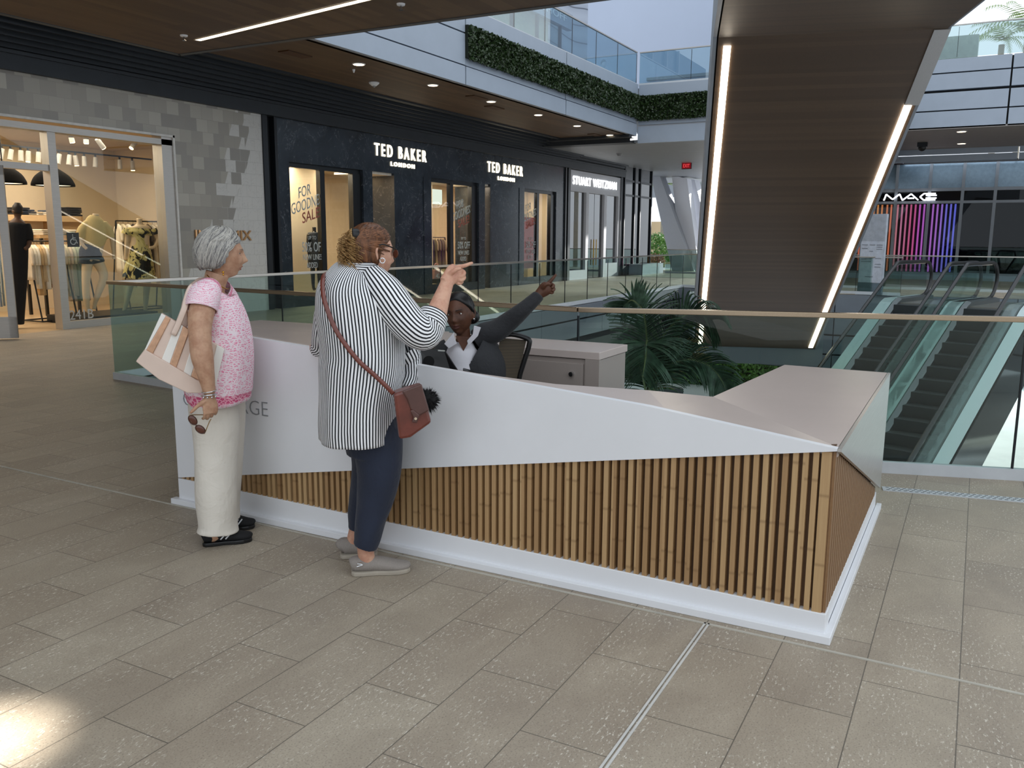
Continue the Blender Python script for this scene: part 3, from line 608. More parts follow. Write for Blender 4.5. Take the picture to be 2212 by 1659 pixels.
text('lettering', 'EXIT', EM('exit_red', 'e8444a', 1.1), (q[0]-.02, q[1]+.13, q[2]-.065), (0, -1, 0), .13, .26, .01, ex, bold=.01)
m = MB(); m.box(q[0]+.02, q[0]+.04, q[1]-.02, q[1]+.02, q[2]+.12, 4.52); m.build('hanger', DARK, ex)
cx_ = PX(1522, 356, 33)
sd = thing('ceiling_speaker', 'tiny dark fitting on the bridge ceiling left of the exit sign', 'ceiling fitting', G(1338, 332, 4.52)); a = MB(); p = G(1338, 332, 4.52); a.tube([p, p-np.array([0, 0, .08])], [.12, .06], n=12, sub=1); a.build('housing', GREYM, sd)
def bush(label, c, r, cnt, mat, size, name='shrub', trunk=None, cat='shrub'):
    o = thing(name, label, cat, (c[0], c[1], c[2]-r[2])); P = RNG.normal(size=(cnt, 3)); P /= np.linalg.norm(P, axis=1)[:, None]; P *= (.55+.45*RNG.random((cnt, 1)))
    m = MB(); leaves(m, P*np.array(r)+np.array(c), size); m.build('foliage', mat, o, kind='stuff')
    m = MB(); m.tube([(c[0], c[1], c[2]-r[2]*1.05), (c[0], c[1], c[2]+r[2]*.3)], [.05, .02], n=8); m.build('stem', M('bark', '6b5a45', .9), o); return o
c = PX(1418, 545, 45); bush('bright green flowering shrub beyond the bridge railing', (c[0], c[1], .9), (.8, .85, 1.0), 1500, HEDGB, .09)
c = PX(1408, 590, 44); bush('low shrub with pinkish leaves at the foot of the bridge end', (c[0], c[1], .35), (.7, .7, .4), 700, m_leaf('reddish_leaf', '5a5a34', 'b07a6a'), .08)
pt = thing('planter_box', 'white planter box below the dark glass corner', 'planter', (37.5, 13.1, 0)); m = MB(); m.box(35.2, 38.0, 12.7, 13.3, 0, .45); m.build('box', GREYP, pt)
m = MB(); m.box(58, 59, 14, 30, -2, 2.7); S('wall_back', m, M('far_tan_building', 'cbb28c', .8, var=.04, scale=.4))
m = MB(); m.box(58.5, 59.5, 14, 30, 4.4, 5.4); m.box(57.9, 58, 14, 30, 1.0, 1.15); S('wall_back', m, GREYM)
m = MB(); m.box(46, 70, 12, 30, -.5, -.2); S('ground', m, M('far_ground', 'b9bdbf', .9))
# ================================================================ SHOP FRONTS
# corner glazing at the end of the row
m = MB(); m.box(34.4, 37.8, YS-.02, YS+.05, 0, 5.0); S('window_3', m, M('corner_black_glass', '10151b', .06, .0, spec=1.0))
m = MB()
for x in (34.4, 35.6, 36.3, 37.75): m.box(x, x+.09, YS-.08, YS, 0, 5.0)
for z in (3.3, 3.9, .3): m.box(34.4, 37.8, YS-.06, YS, z, z+.08)
S('trim_18', m, DARK)
# -------------------------------- clothing shop with the tiled wall
m = MB()
m.box(3.6, 3.72, YS+.05, YS+.2, 0, 3.3); m.box(6.2, 6.3, YS+.05, YS+.2, 0, 3.3)
m.box(8.98, 9.12, YS+.03, YS+.22, 0, 3.22); m.box(11.18, 11.42, YS+.0, YS+.25, 0, 3.38); m.box(3.6, 11.42, YS+.0, YS+.25, 3.20, 3.30)
m.box(6.3, 9.0, YS+.05, YS+.2, 2.58, 2.68); m.box(9.1, 11.2, YS+.05, YS+.2, 0, .12)
S('trim_19', m, ALU)
m = MB(); m.box(4.0, 11.46, YS-.03, YS+.02, 3.345, 3.385); m.box(11.42, 11.46, YS-.03, YS+.02, 0, 3.385); S('trim_20', m, M('pale_reveal', 'd0cdc8', .4))
m = MB(); m.box(9.1, 11.2, YS+.11, YS+.125, .12, 3.2); S('window_4', m, SG)
m = MB(); m.box(6.3, 9.0, YS+.11, YS+.125, 2.68, 3.2); S('window_5', m, SG)
m = MB(); m.box(3.7, 6.2, YS+.11, YS+.125, .12, 3.2); S('window_6', m, SG)
# open glass doors
def door(label, hx, hy, ang, wdt=1.1, flip=1):
    o = thing('shop_door', label, 'door', (0, 0, 0)); f = MB(); t = .05
    f.box(0, .11, 0, t, .02, 2.56); f.box(wdt-.11, wdt, 0, t, .02, 2.56); f.box(0, wdt, 0, t, .02, .34); f.box(0, wdt, 0, t, 2.42, 2.56); f.build('door_frame', ALU, o)
    g = MB(); g.box(.11, wdt-.11, .02, .032, .34, 2.42); g.build('glass', SG, o)
    h = MB(); h.tube([(wdt-.17, -.06, .5), (wdt-.17, -.06, 2.35)], [.018, .018], n=10, sub=1); h.tube([(wdt-.17, .11, .5), (wdt-.17, .11, 2.35)], [.018, .018], n=10, sub=1)
    for z in (.7, 2.1): h.tube([(wdt-.17, -.06, z), (wdt-.17, .11, z)], [.01, .01], n=6, sub=1)
    h.build('pull_handle', CHROME, o); o.location = (hx, hy, 0); o.rotation_euler = (0, 0, ang); return o
dh = G(40, 733, 0); door('open grey-framed glass shop door with long steel pull, left of the yellow sweater', 7.05, YS+.02, math.atan2(dh[1]-YS-.02, dh[0]-7.05), float(np.hypot(dh[1]-YS-.02, dh[0]-7.05)))
# interior box of the clothing shop
m = MB(); m.box(-1, 13.6, 17.6, 17.8, 0, 3.6); S('wall_back', m, WARMW)
m = MB(); m.box(13.4, 13.6, YS+.25, 17.8, 0, 3.6); S('wall_right', m, WARMW)
m = MB(); m.box(-1, -.8, YS+.25, 17.8, 0, 3.6); S('wall_left', m, WARMW)
m = MB(); m.box(-1, 13.6, YS+.02, 17.8, 3.45, 3.55); S('ceiling', m, M('shop_ceiling', 'b9a68c', .8, var=.02))
m = MB(); m.box(-1, 33.9, YS+.02, 17.8, -.3, 0); S('floor', m, M('polished_concrete', 'b99f7c', .35, var=.04, scale=2))
for x in (3.0, 7.6, 10.4): l = lamp('shop_lighting', 'AREA', (x, 15.6, 3.35), 110, (1, .86, .68), 2.2, rot=(0, 0, 0), size_y=2.6)
# track and spots
tr = thing('lighting_track', 'thin ceiling track carrying white spotlights inside the clothing shop', 'lighting track', (9, 16.3, 3.4)); m = MB(); m.box(3, 13.35, 16.28, 16.32, 3.2, 3.23); m.build('track', DARK, tr)
def spot(x, y, z, tilt, on, label, group, top=0):
    o = thing('spotlight', label, 'spotlight', (0, 0, 0), group); a = MB(); d = np.array([math.sin(tilt), 0, -math.cos(tilt)])
    a.tube([(0, 0, max(0, top-z)), (0, 0, -.1)], [.02, .02], n=8, sub=1); a.build('stem', DARK, o)
    a = MB(); a.tube([np.array([0, 0, -.1])-d*.05, np.array([0, 0, -.1])+d*.15], [.042, .048], n=14, sub=1); a.build('can', M('can_white', 'b9b6b0', .5), o)
    if on: a = MB(); a.tube([np.array([0, 0, -.1])+d*.15, np.array([0, 0, -.1])+d*.16], [.04, .04], n=14, sub=1); a.build('lamp_face', BULB, o)
    o.location = (x, y, z); return o
k = 0
for px, py, d_, ti, on in ((152, 290, 15.1, .2, 1), (185, 292, 15.1, 0, 1), (213, 305, 14.6, .7, 1), (292, 308, 14.8, -.7, 1)):
    p = PY(px, py, d_); spot(p[0], p[1], p[2]+.1, ti, on, ['white ceiling spotlight pointing down, leftmost of the upper four', 'white ceiling spotlight second of the upper four', 'large white spotlight tilted right above the yellow sweater', 'large white spotlight tilted left above the floral dress'][k], 'ceiling spotlights', 3.45); k += 1
words = ['first', 'second', 'third', 'fourth', 'fifth', 'sixth', 'seventh', 'eighth', 'ninth', 'tenth', 'eleventh', 'twelfth']
for i, px in enumerate((5, 25, 46, 62, 84, 128, 150, 163, 182, 206, 258, 285)):
    p = PY(px, 342, 16.3); spot(p[0], 16.3, 3.2, RNG.uniform(-.3, .3), i in (3, 7, 11), f'small white track spotlight, {words[i]} from the left on the lighting track', 'track spotlights')
# pendants
def pendant(px, py, d_, label):
    p = PY(px, py, d_); o = thing('pendant_lamp', label, 'pendant lamp', (p[0], p[1], p[2]), 'black dome pendants'); r = .37
    a = MB(); a.tube([(p[0], p[1], p[2]), (p[0], p[1], p[2]+.06), (p[0], p[1], p[2]+.18), (p[0], p[1], p[2]+.30), (p[0], p[1], p[2]+.34)], [r, r*.97, r*.78, r*.36, .05], n=28, cap=False); a.build('shade', M('pendant_black', '080808', .9, spec=.1), o, smooth=True)
    a = MB(); a.tube([(p[0], p[1], p[2]+.02), (p[0], p[1], p[2]+.03)], [r*.94, r*.94], n=28, sub=1); a.build('diffuser', EM('pendant_glow', 'ffe6b8', 3), o)
    a = MB(); a.tube([(p[0], p[1], p[2]+.3), (p[0], p[1], 3.45)], [.012, .012], n=6, sub=1); a.build('cord', BLACK, o)
pendant(115, 402, 15.2, 'black dome pendant lamp in the middle of the doorway'); pendant(8, 397, 15.3, 'black dome pendant lamp cut by the left edge behind the open door')
# wall shelf with piles of folded clothes
sh = thing('wall_shelf', 'pale oak shelf with folded clothes on the back wall of the clothing shop', 'shelf', (6.8, 17.4, 1.9))
z1 = PY(100, 466, 17.3)[2]; x0s = PY(20, 466, 17.3)[0]; x1s = PY(163, 466, 17.3)[0]
m = MB(); m.box(x0s-.6, x1s, 17.05, 17.6, z1-.12, z1); m.build('board', SHELFW, sh); m = MB(); m.box(x0s+.9, x0s+1.5, 17.2, 17.6, z1-1.0, z1-.12); m.build('upright', SHELFW, sh)
FCOL = ['20242c', '2f3b4d', 'c9b89a', 'dcd6c8', '4b5a72', '1b1c20', 'b5c4c2', 'e6dfcf', '8d9aa8', 'd8c9b2']
def fold_pile(x, y, z, w, n_, cols, label, group):
    for i in range(n_):
        m = MB(); h = .035; dx = RNG.uniform(-.03, .03); m.box(x-w/2+dx, x+w/2+dx, y-.16, y+.16, z+i*(h+.003), z+i*(h+.003)+h)
        tag(m.build('folded_garment', m_cloth('fold_'+cols[i % len(cols)], cols[i % len(cols)]), bevel=.014), f'{label}, {["lowest", "second", "third", "fourth", "fifth"][i]} of its pile', 'folded clothes', group)
for px, cols, n_, nm in ((34, ['20242c', '1b1c20', '20242c'], 4, 'black folded garment at the left of the wall shelf'), (47, ['2f3b4d', '4b5a72', '2f3b4d'], 3, 'navy folded garment on the wall shelf beside the black pile'), (63, ['dcd6c8', 'c9b89a'], 2, 'cream folded garment on the wall shelf'), (82, ['d8c9b2'], 1, 'small beige folded garment on the wall shelf'), (104, ['8d9aa8', 'dcd6c8', '4b5a72'], 3, 'grey blue folded garment on the wall shelf near the door post'), (147, ['1b1c20', '20242c'], 5, 'black folded garment at the right end of the wall shelf')):
    p = PY(px, 460, 17.3); fold_pile(p[0], 17.25, z1, .34, n_, cols, nm, 'folded clothes on the wall shelf')
# garment racks
def garment(o_name, x, y, ztop, w, L, col, label, group, ang=0.0, dress=False):
    o = thing(o_name, label, 'clothing', (0, 0, 0), group)
    a = MB(); ph = RNG.uniform(0, 6)
    fold = lambda f, an: 1+.16*f*math.sin(7*an+ph)
    a.tube([(0, 0, 0), (0, 0, -.06), (0, 0, -.2), (0, 0, -L*.55), (0, 0, -L)], [(.05, .02), (w*.5, .035), (w*.42, .05), (w*.40, .06), (w*(.55 if dress else .44), .07)], n=20, ref=(0, 1, 0), fold=fold)
    for s in (-1, 1): a.tube([(s*w*.42, 0, -.07), (s*w*.58, 0, -.18), (s*w*.62, 0, -.36)], [(.045, .03), (.05, .035), (.05, .03)], n=10, ref=(0, 1, 0))
    a.build('cloth', col, o, smooth=True)
    a = MB(); a.tube([(-w*.4, 0, -.06), (0, 0, .0), (w*.4, 0, -.06)], [.008]*3, n=6); a.tube([(0, 0, 0), (0, 0, .06), (.02, 0, .08)], [.004]*3, n=5); a.build('hanger', M('hanger_wood', '8a6a42', .5), o)
    o.location = (x, y, ztop); o.rotation_euler = (0, 0, ang); return o
def rack(name, label, x0, x1, y, z):
    o = thing(name, label, 'clothes rack', ((x0+x1)/2, y, 0)); m = MB(); t = .014
    m.tube([(x0, y, z), (x1, y, z)], [t, t], n=8, sub=1)
    for x in (x0, x1):
        for s in (-.28, .28): m.tube([(x, y, z), (x, y+s, 0.02)], [t, t], n=8, sub=1)
        m.tube([(x, y-.28, .03), (x, y+.28, .03)], [t, t], n=8, sub=1)
    m.tube([(x0, y+.28, .03), (x1, y+.28, .03)], [t, t], n=8, sub=1); m.tube([(x0, y-.28, .03), (x1, y-.28, .03)], [t, t], n=8, sub=1); m.build('frame', BLACK, o); return o
CL = lambda c: m_cloth('g_'+c, c, bstr=.5)
yr = 14.9; zr = PY(100, 521, yr)[2]; xa = PY(56, 520, yr)[0]; xb = PY(133, 520, yr)[0]
rack('clothes_rack', 'black metal rack of pale tops seen through the shop doorway', xa, xb, yr, zr)
cols = ['d9cbb4', 'e6dcc6', 'efe6d2', 'c9a878', 'd4b98f', 'efe8d8', 'd9c9a6', 'e9dfc8', 'b98f5d', '2a2624', 'e2d5bc', 'd8cdb8']
for i in range(12):
    f = (i+.5)/12; garment('hanging_garment', xa+(xb-xa)*f, yr, zr-.06, .42, [.62, .7, .78, .9, .66, .8][i % 6], CL(cols[i]), f'{["cream", "ivory", "pale", "tan", "sand", "off-white", "straw", "light", "ochre", "black", "beige", "oat"][i]} top on the doorway rack, {words[i]} hanger from the left', 'tops on the doorway rack', ang=math.pi/2-.35)
xa2 = PY(141, 520, yr)[0]; xb2 = PY(186, 520, yr)[0]
rack('clothes_rack', 'black metal rack of printed dresses behind the window left of the yellow sweater', xa2, xb2, yr+.1, zr)
cols = ['cfc7a8', 'd8c8b2', 'c2c6b0', 'a7b5a0', 'b6bfae', 'd9c4b0']
for i in range(6): garment('hanging_dress', xa2+(xb2-xa2)*(i+.5)/6, yr+.1, zr-.06, .42, .95+.1*(i % 2), CL(cols[i]), f'{["straw", "blush", "sage", "green", "mint", "peach"][i]} dress on the window rack, {words[i]} hanger from the left', 'dresses on the window rack', ang=math.pi/2-.4, dress=True)
yr2 = 15.6; zr2 = PY(300, 478, yr2)[2]; xa3 = PY(250, 480, yr2)[0]; xb3 = PY(345, 480, yr2)[0]
rack('clothes_rack', 'tall dark rack of clothes behind the floral dress mannequin', xa3, xb3, yr2, zr2)
cols = ['e3d9c6', 'd8ccb0', 'f0e9da', '3a3230', 'c8b796', '6d5a40', '463a2c', 'd9cfbc', 'efe5cf']
for i in range(9): garment('hanging_dress', xa3+(xb3-xa3)*(i+.4)/9, yr2, zr2-.06, .42, 1.0+.15*(i % 3), CL(cols[i]), f'{["cream", "sand", "white", "black", "tan", "brown", "dark brown", "oat", "ivory"][i]} garment behind the floral dress, {words[i]} from the left', 'clothes on the tall rack', ang=math.pi/2-.4, dress=i % 2 == 0)
# table with folded knitwear behind the rack
tb = thing('display_table', 'oak display table with folded knitwear behind the doorway rack', 'table', (8.2, 16.2, 0)); zt = PY(100, 508, 16.2)[2]
xt0 = PY(66, 508, 16.2)[0]; xt1 = PY(146, 508, 16.2)[0]; m = MB(); m.box(xt0, xt1, 15.9, 16.5, zt-.06, zt); m.build('top', SHELFW, tb)
for x in (xt0+.04, xt1-.04):
    for y in (15.94, 16.46): m = MB(); m.box(x-.025, x+.025, y-.025, y+.025, 0, zt-.06); m.build('leg', BLACK, tb)
for i, (f, cl, nm) in enumerate(((.15, ['e6dfcf', 'dcd6c8', 'efe6d2'], 'white knitwear on the oak table'), (.4, ['dcd6c8', 'd8c9b2', 'e6dfcf', 'c9b89a'], 'cream knitwear on the oak table'), (.65, ['8d8a70', 'dcd6c8', 'e6dfcf'], 'olive knitwear on the oak table'), (.88, ['b5c4c2', 'b5c4c2', 'e6dfcf'], 'aqua knitwear on the oak table'))):
    fold_pile(xt0+(xt1-xt0)*f, 16.2, zt, .36, 3, cl, nm, 'folded knitwear on the table')
wd_ = thing('accessible_sign', 'small square wheelchair access decal on the shop window', 'decal', (9.4, YS, 1.5)); p = PY(158, 518, YS+.1)
m = MB(); m.box(p[0]-.11, p[0]+.11, YS+.095, YS+.105, p[2]-.12, p[2]+.12); m.build('panel', M('decal_grey', '3c3f3e', .6), wd_)
m = MB(); q = np.array([p[0], YS+.09, p[2]])
def st(pts, r=.008):
    m.tube([q+np.array([a, 0, b]) for a, b in pts], [r]*len(pts), n=6, sub=3)
st([(-.01, .06), (-.005, .0), (.04, 0), (.055, -.05), (.07, -.05)]); st([(-.02, .02), (-.06, -.02), (-.04, -.07), (.01, -.075), (.035, -.04)]); st([(.0, .03), (.035, .03)]); m.ball(q+np.array([-.012, 0, .08]), .012, 8, 6); m.build('pictogram', M('decal_white', 'c4c8c4', .6), wd_)
DEC = M('decal_letters', 'bdbdb8', .6)
p = PY(153, 697, YS+.08); q = PY(203, 681, YS+.08); o = text('house_number', '241B', DEC, (p[0], YS+.09, p[2]+.045), (1, 0, 0), .16, q[0]-p[0], .004); tag(o, 'white unit number on the bottom of the clothing shop window', 'number')
# rose-gold sign
SGOLD = M('rose_gold', 'd9a878', .18, .85, .03)
o = text('wall_sign', 'INTERMIX', SGOLD, (11.82, YS-.035, 1.47), (1, 0, 0), .20, 1.46, .03, bold=.004); tag(o, 'rose gold shop name letters on the tiled wall behind the grey-haired woman', 'sign')
# -------------------------------- mannequins
MANS = M('mannequin_skin', 'd9c2a0', .45, var=.02); MANB = M('mannequin_gloss', '16130f', .15)
class Fig:
    """helper: points on an upright plane through the figure's own place, plus an offset in depth"""
    def __init__(s, o):
        s.o = np.array(o, float); v = np.array([s.o[0], s.o[1], 0.0]); s.n = v/np.linalg.norm(v); s.s = np.array([s.n[1], -s.n[0], 0.0])
    def P(s, px, py, off=0.0):
        d = ray(px, py); return CAM+d*((s.n.dot(s.o)+off)/d.dot(s.n))
    def u(s, px, py, off=0.0): return np.linalg.norm(s.P(px+.5, py, off)-s.P(px-.5, py, off))
    def tube(s, m, pts, n=16, sub=4, **kw):           # (px, py, off, half width px, half depth m)
        P = [s.P(a, b, c) for a, b, c, *_ in pts]; R = []
        for a, b, c, w, *d in pts:
            r = w*s.u(a, b, c); R.append((r, d[0] if d else r))
        return m.tube(P, R, n=n, sub=sub, ref=tuple(s.n), **kw)
def feet_to(f, obj_z=0): return f
F1 = Fig((10.05, 14.15, 0)); f = F1
mq = thing('mannequin', 'headless mannequin in a yellow knit sweater and dark shorts', 'mannequin', (10.05, 14.15, .15))
m = MB(); f.tube(m, [(207, 462, 0, 8), (207, 475, 0, 9), (206, 485, 0, 22, .1), (205, 510, 0, 24, .12), (200, 535, 0, 24, .12), (196, 560, 0, 26, .13)])
f.tube(m, [(190, 560, 0, 13), (186, 600, 0, 10), (186, 640, 0, 8), (190, 668, 0, 5), (192, 676, 0, 4)]); f.tube(m, [(210, 562, .03, 13), (224, 595, .03, 10), (214, 628, .04, 8), (205, 655, .05, 5), (203, 668, .05, 5)])
f.tube(m, [(236, 490, 0, 7), (242, 515, 0, 6), (245, 545, 0, 4), (246, 560, 0, 4)]); f.tube(m, [(176, 490, -.05, 7), (171, 515, -.08, 6), (180, 530, -.14, 4), (188, 538, -.15, 4)])
m.build('body', MANS, mq, remesh=.012, smi=3)
m = MB(); f.tube(m, [(206, 466, 0, 11, .07), (205, 474, 0, 19, .11), (205, 492, 0, 27, .15), (203, 515, 0, 27, .15), (199, 531, 0, 22, .14), (198, 534, 0, 20, .13)], n=24)
for s_, pts in ((1, [(222, 482, 0, 10, .08), (234, 498, 0, 11, .09), (240, 514, 0, 9, .07)]), (-1, [(190, 482, -.02, 10, .08), (177, 498, -.05, 11, .09), (172, 514, -.07, 9, .07)])): f.tube(m, pts)
m.build('sweater', m_cloth('yellow_knit', 'dcc58c', bscale=90, bstr=.6), mq, remesh=.012, smi=2)
m = MB(); f.tube(m, [(198, 528, 0, 22, .14), (196, 545, 0, 26, .15), (196, 560, 0, 26, .15)]); f.tube(m, [(186, 556, 0, 15, .1), (186, 570, 0, 17, .11)]); f.tube(m, [(208, 556, .02, 15, .1), (212, 568, .02, 16, .11)])
m.build('shorts', m_cloth('dark_denim_shorts', '1f2430'), mq, remesh=.012, smi=2)
F2 = Fig((11.75, 14.6, 0)) if False else Fig((10.95, 14.3, 0)); f = F2
mq2 = thing('mannequin', 'headless mannequin in a yellow and black tropical print dress', 'mannequin', (10.95, 14.3, .15))
m = MB(); f.tube(m, [(301, 472, 0, 7), (301, 484, 0, 7), (302, 492, 0, 24, .1), (303, 515, 0, 20, .11), (302, 545, 0, 24, .12)])
f.tube(m, [(276, 494, 0, 6), (274, 520, 0, 5), (272, 548, 0, 4), (272, 562, 0, 4)]); f.tube(m, [(328, 496, 0, 6), (341, 515, 0, 5), (335, 532, -.08, 4), (322, 536, -.12, 4)])
f.tube(m, [(290, 545, 0, 12), (284, 600, 0, 9), (274, 650, 0, 6), (266, 676, 0, 4)]); f.tube(m, [(316, 545, .03, 12), (318, 600, .03, 9), (315, 650, .03, 6), (314, 672, .03, 4)])
m.build('body', MANS, mq2, remesh=.012, smi=3)
def m_trop():
    t = NT('tropical_print'); n = t.noise(t.mapped((1, 1, .7)), 5.5, 3, .55, 1.2); w = t.noise(t.mapped(), 16, 1)
    return t.bsdf(t.ramp(n, [(.44, '15130f'), (.48, 'c6b871'), (.6, 'd3c98f'), (.63, '1a1813')]), .8)
m = MB(); rf = lambda a, b: 1+.07*b_*0 if False else 1+.08*a*math.sin(9*b)
f.tube(m, [(302, 493, 0, 26, .12), (302, 502, 0, 29, .15), (302, 508, 0, 20, .12), (303, 522, 0, 17, .12), (303, 545, 0, 24, .16), (302, 575, 0, 30, .2), (300, 603, 0, 34, .22)], n=36, fold=rf, cap=False)
f.tube(m, [(276, 494, 0, 9, .08), (273, 506, 0, 12, .1)], cap=False); f.tube(m, [(329, 495, 0, 9, .08), (334, 507, 0, 12, .1)], cap=False)
m.build('dress', m_trop(), mq2, smooth=True)
m = MB(); m.box(9.6, 11.15, 13.75, 14.75, 0, .14); m.box(9.6, 11.15, 13.7, 13.75, 0, .14); tag(m.build('display_plinth', DARK, bevel=.005), 'low dark plinth under the two window mannequins', 'plinth')
# shopper in black inside the doorway
F3 = Fig((8.0, 14.5, 0)) if False else Fig((8.25, 14.4, 0)); f = F3
ps = thing('person', 'person in black clothes cut off by the open shop door frame', 'person', (8.0, 14.4, 0))
m = MB(); f.tube(m, [(38, 455, 0, 14, .1), (38, 470, 0, 7, .06), (38, 485, 0, 20, .12), (38, 530, 0, 22, .13), (38, 575, 0, 20, .13), (36, 640, 0, 14, .1), (36, 700, 0, 9, .08)]); f.tube(m, [(56, 490, 0, 8), (62, 515, -.03, 7), (62, 530, -.1, 5), (54, 538, -.15, 5)])
m.build('body', M('shopper_skin', '5a4030', .6), ps, remesh=.015, smi=2)
m = MB(); f.tube(m, [(38, 480, 0, 14, .1), (38, 488, 0, 24, .15), (38, 530, 0, 24, .16), (38, 600, 0, 22, .16), (37, 700, 0, 16, .14)]); f.tube(m, [(56, 484, 0, 10, .1), (62, 503, -.02, 10, .09), (64, 520, -.05, 9, .08)]); m.build('clothes', M('black_clothes', '121214', .9), ps, remesh=.015, smi=2)
m = MB(); f.tube(m, [(38, 438, 0, 6, .06), (38, 448, 0, 12, .11), (38, 462, 0, 10, .1)]); m.build('hair', M('dark_hair_far', '1c1816', .6), ps, smooth=True)
# -------------------------------- dark marble shop front
m = MB()
XD = [14.14, 14.52, 16.73, 17.40, 19.70, 20.05, 22.30, 22.92, 25.20, 25.54, 27.55, 28.62]
m.box(14.14, 28.62, YS, YS+.25, 3.15, 4.04)
for a, b in ((14.14, 14.50), (17.05, 17.42), (19.66, 20.03), (22.58, 22.94), (25.18, 25.52), (27.95, 28.62)): m.box(a, b, YS, YS+.25, 0, 3.15)
for a, b in ((14.50, 17.05), (20.03, 22.58), (25.52, 27.95)): m.box(a, b, YS, YS+.25, 0, .24)
m.box(18.35, 19.66, YS+.02, YS+1.2, 0, 3.15); m.box(23.3, 25.18, YS+.02, YS+1.3, 0, 3.15)
S('wall_left', m, MARB)
m = MB()
for a, b in ((14.50, 17.05), (20.03, 22.58), (25.52, 27.95)):
    m.box(a, b, YS+.08, YS+.2, 3.05, 3.15); m.box(a+1.08, a+1.24, YS+.08, YS+.2, .24, 3.05); m.box(b-.32, b, YS+.06, YS+.2, .24, 3.05)
m.box(28.62, 28.72, YS-.05, YS+.2, 0, 4.04); m.box(28.85, 29.05, YS-.05, YS+.2, 0, 4.04)
S('trim_21', m, M('near_black_frame', '0e1013', .3))
for i, (a, b) in enumerate(((14.50, 17.05), (20.03, 22.58), (25.52, 27.95))): g = MB(); g.box(a, b-.3, YS+.12, YS+.135, .24, 3.05); S(f'window_{7+i}', g, SG)
m = MB(); m.box(17.42, 18.4, YS+.1, YS+1.2, 3.10, 3.15); m.box(22.94, 23.4, YS+.1, YS+1.2, 3.10, 3.15); S('ceiling', m, M('lit_reveal', 'd8d0c4', .6))
m = MB(); m.box(14.2, 28.6, 17.0, 17.2, 0, 3.4); S('wall_back', m, M('taupe_interior', 'cdbb9e', .8, var=.02))
m = MB(); m.box(14.2, 28.6, YS+.25, 17.2, 3.35, 3.45); S('ceiling', m, M('shop_ceiling_two', 'cabfab', .8))
m = MB(); m.box(14.14, 14.2, YS+.25, 17.2, 0, 3.4); m.box(28.6, 28.7, YS+.25, 17.2, 0, 3.4); S('wall_left', m, WARMW)
for a, b, yb in ((14.5, 17.3, 14.8), (20.0, 22.7, 15.1), (25.5, 28.2, 14.6)): m = MB(); m.box(a+.9, b, yb, yb+.06, 0, 3.3); S('wall_back', m, WARMW)
for x in (15.4, 18.0, 21.2, 24.0, 26.6): lamp('shop_lighting', 'AREA', (x, 14.5, 3.25), 120, (1, .86, .68), 1.6, rot=(0, 0, 0), size_y=1.2)
# sign letters
def two_line(x0, x1, zA, hA, x2, x3, zB, hB, which):
    o = thing('shop_sign', which, 'sign', (x0, YS-.04, zB), 'glowing fashion shop signs')
    text('lettering', 'TED BAKER', SIGN, (x0, YS-.03, zA), (1, 0, 0), hA, x1-x0, .03, o, space=1.5, bold=.012); text('lettering', 'LONDON', SIGN, (x2, YS-.03, zB), (1, 0, 0), hB, x3-x2, .03, o, space=1.5, bold=.02); return o
two_line(17.52, 19.78, 3.54, .30, 18.18, 19.22, 3.33, .11, 'left of the two glowing shop name signs on the dark marble')
two_line(23.08, 25.36, 3.52, .31, 23.72, 24.80, 3.31, .12, 'right of the two glowing shop name signs on the dark marble')
# sale lettering on the glass
DS = M('decal_smoke', '9aa3a6', .6); DR = M('decal_red', '8e4a3e', .6)
def sale(x, z, s, label, group):
    o = thing('window_lettering', label, 'window lettering', (x, YS+.1, z), group); y = YS+.105
    R1 = (1, 0, .28)
    text('line', 'FOR', DS, (x+.22*s, y, z+1.02*s), R1, .26*s, .46*s, .004, o, bold=.004); text('line', 'GOODNESS', DS, (x-.05*s, y, z+.62*s), R1, .27*s, 1.25*s, .004, o, bold=.004); text('line', 'SALE!', DR, (x+.32*s, y, z+.42*s), R1, .26*s, .72*s, .004, o, bold=.006, label='dark red slanted lettering')
    text('line', 'UP TO', DS, (x+.5*s, y, z+.04*s), (1, 0, 0), .09*s, .3*s, .004, o); text('line', '50% OFF', DS, (x+.28*s, y, z-.26*s), (1, 0, 0), .24*s, .78*s, .004, o, bold=.006)
    text('line', 'NEW LINES', DS, (x+.3*s, y, z-.46*s), (1, 0, 0), .14*s, .7*s, .004, o, bold=.004); text('line', 'ADDED', DS, (x+.42*s, y, z-.66*s), (1, 0, 0), .14*s, .4*s, .004, o, bold=.004)
sale(14.68, 1.45, .92, 'slanted sale lettering on the first dark shop window from the left', 'sale lettering on the windows')
sale(21.30, 1.45, .88, 'slanted sale lettering on the middle shop window between the two doorways', 'sale lettering on the windows')
sale(25.6, 1.45, .92, 'slanted sale lettering on the window left of the dark end column', 'sale lettering on the windows')
m = MB(); m.box(25.9, 27.2, YS+.5, YS+.53, .5, 2.25); o = m.build('red_poster', M('red_paper', 'b8342c', .7)); tag(o, 'red sale poster inside the right hand shop window', 'poster')
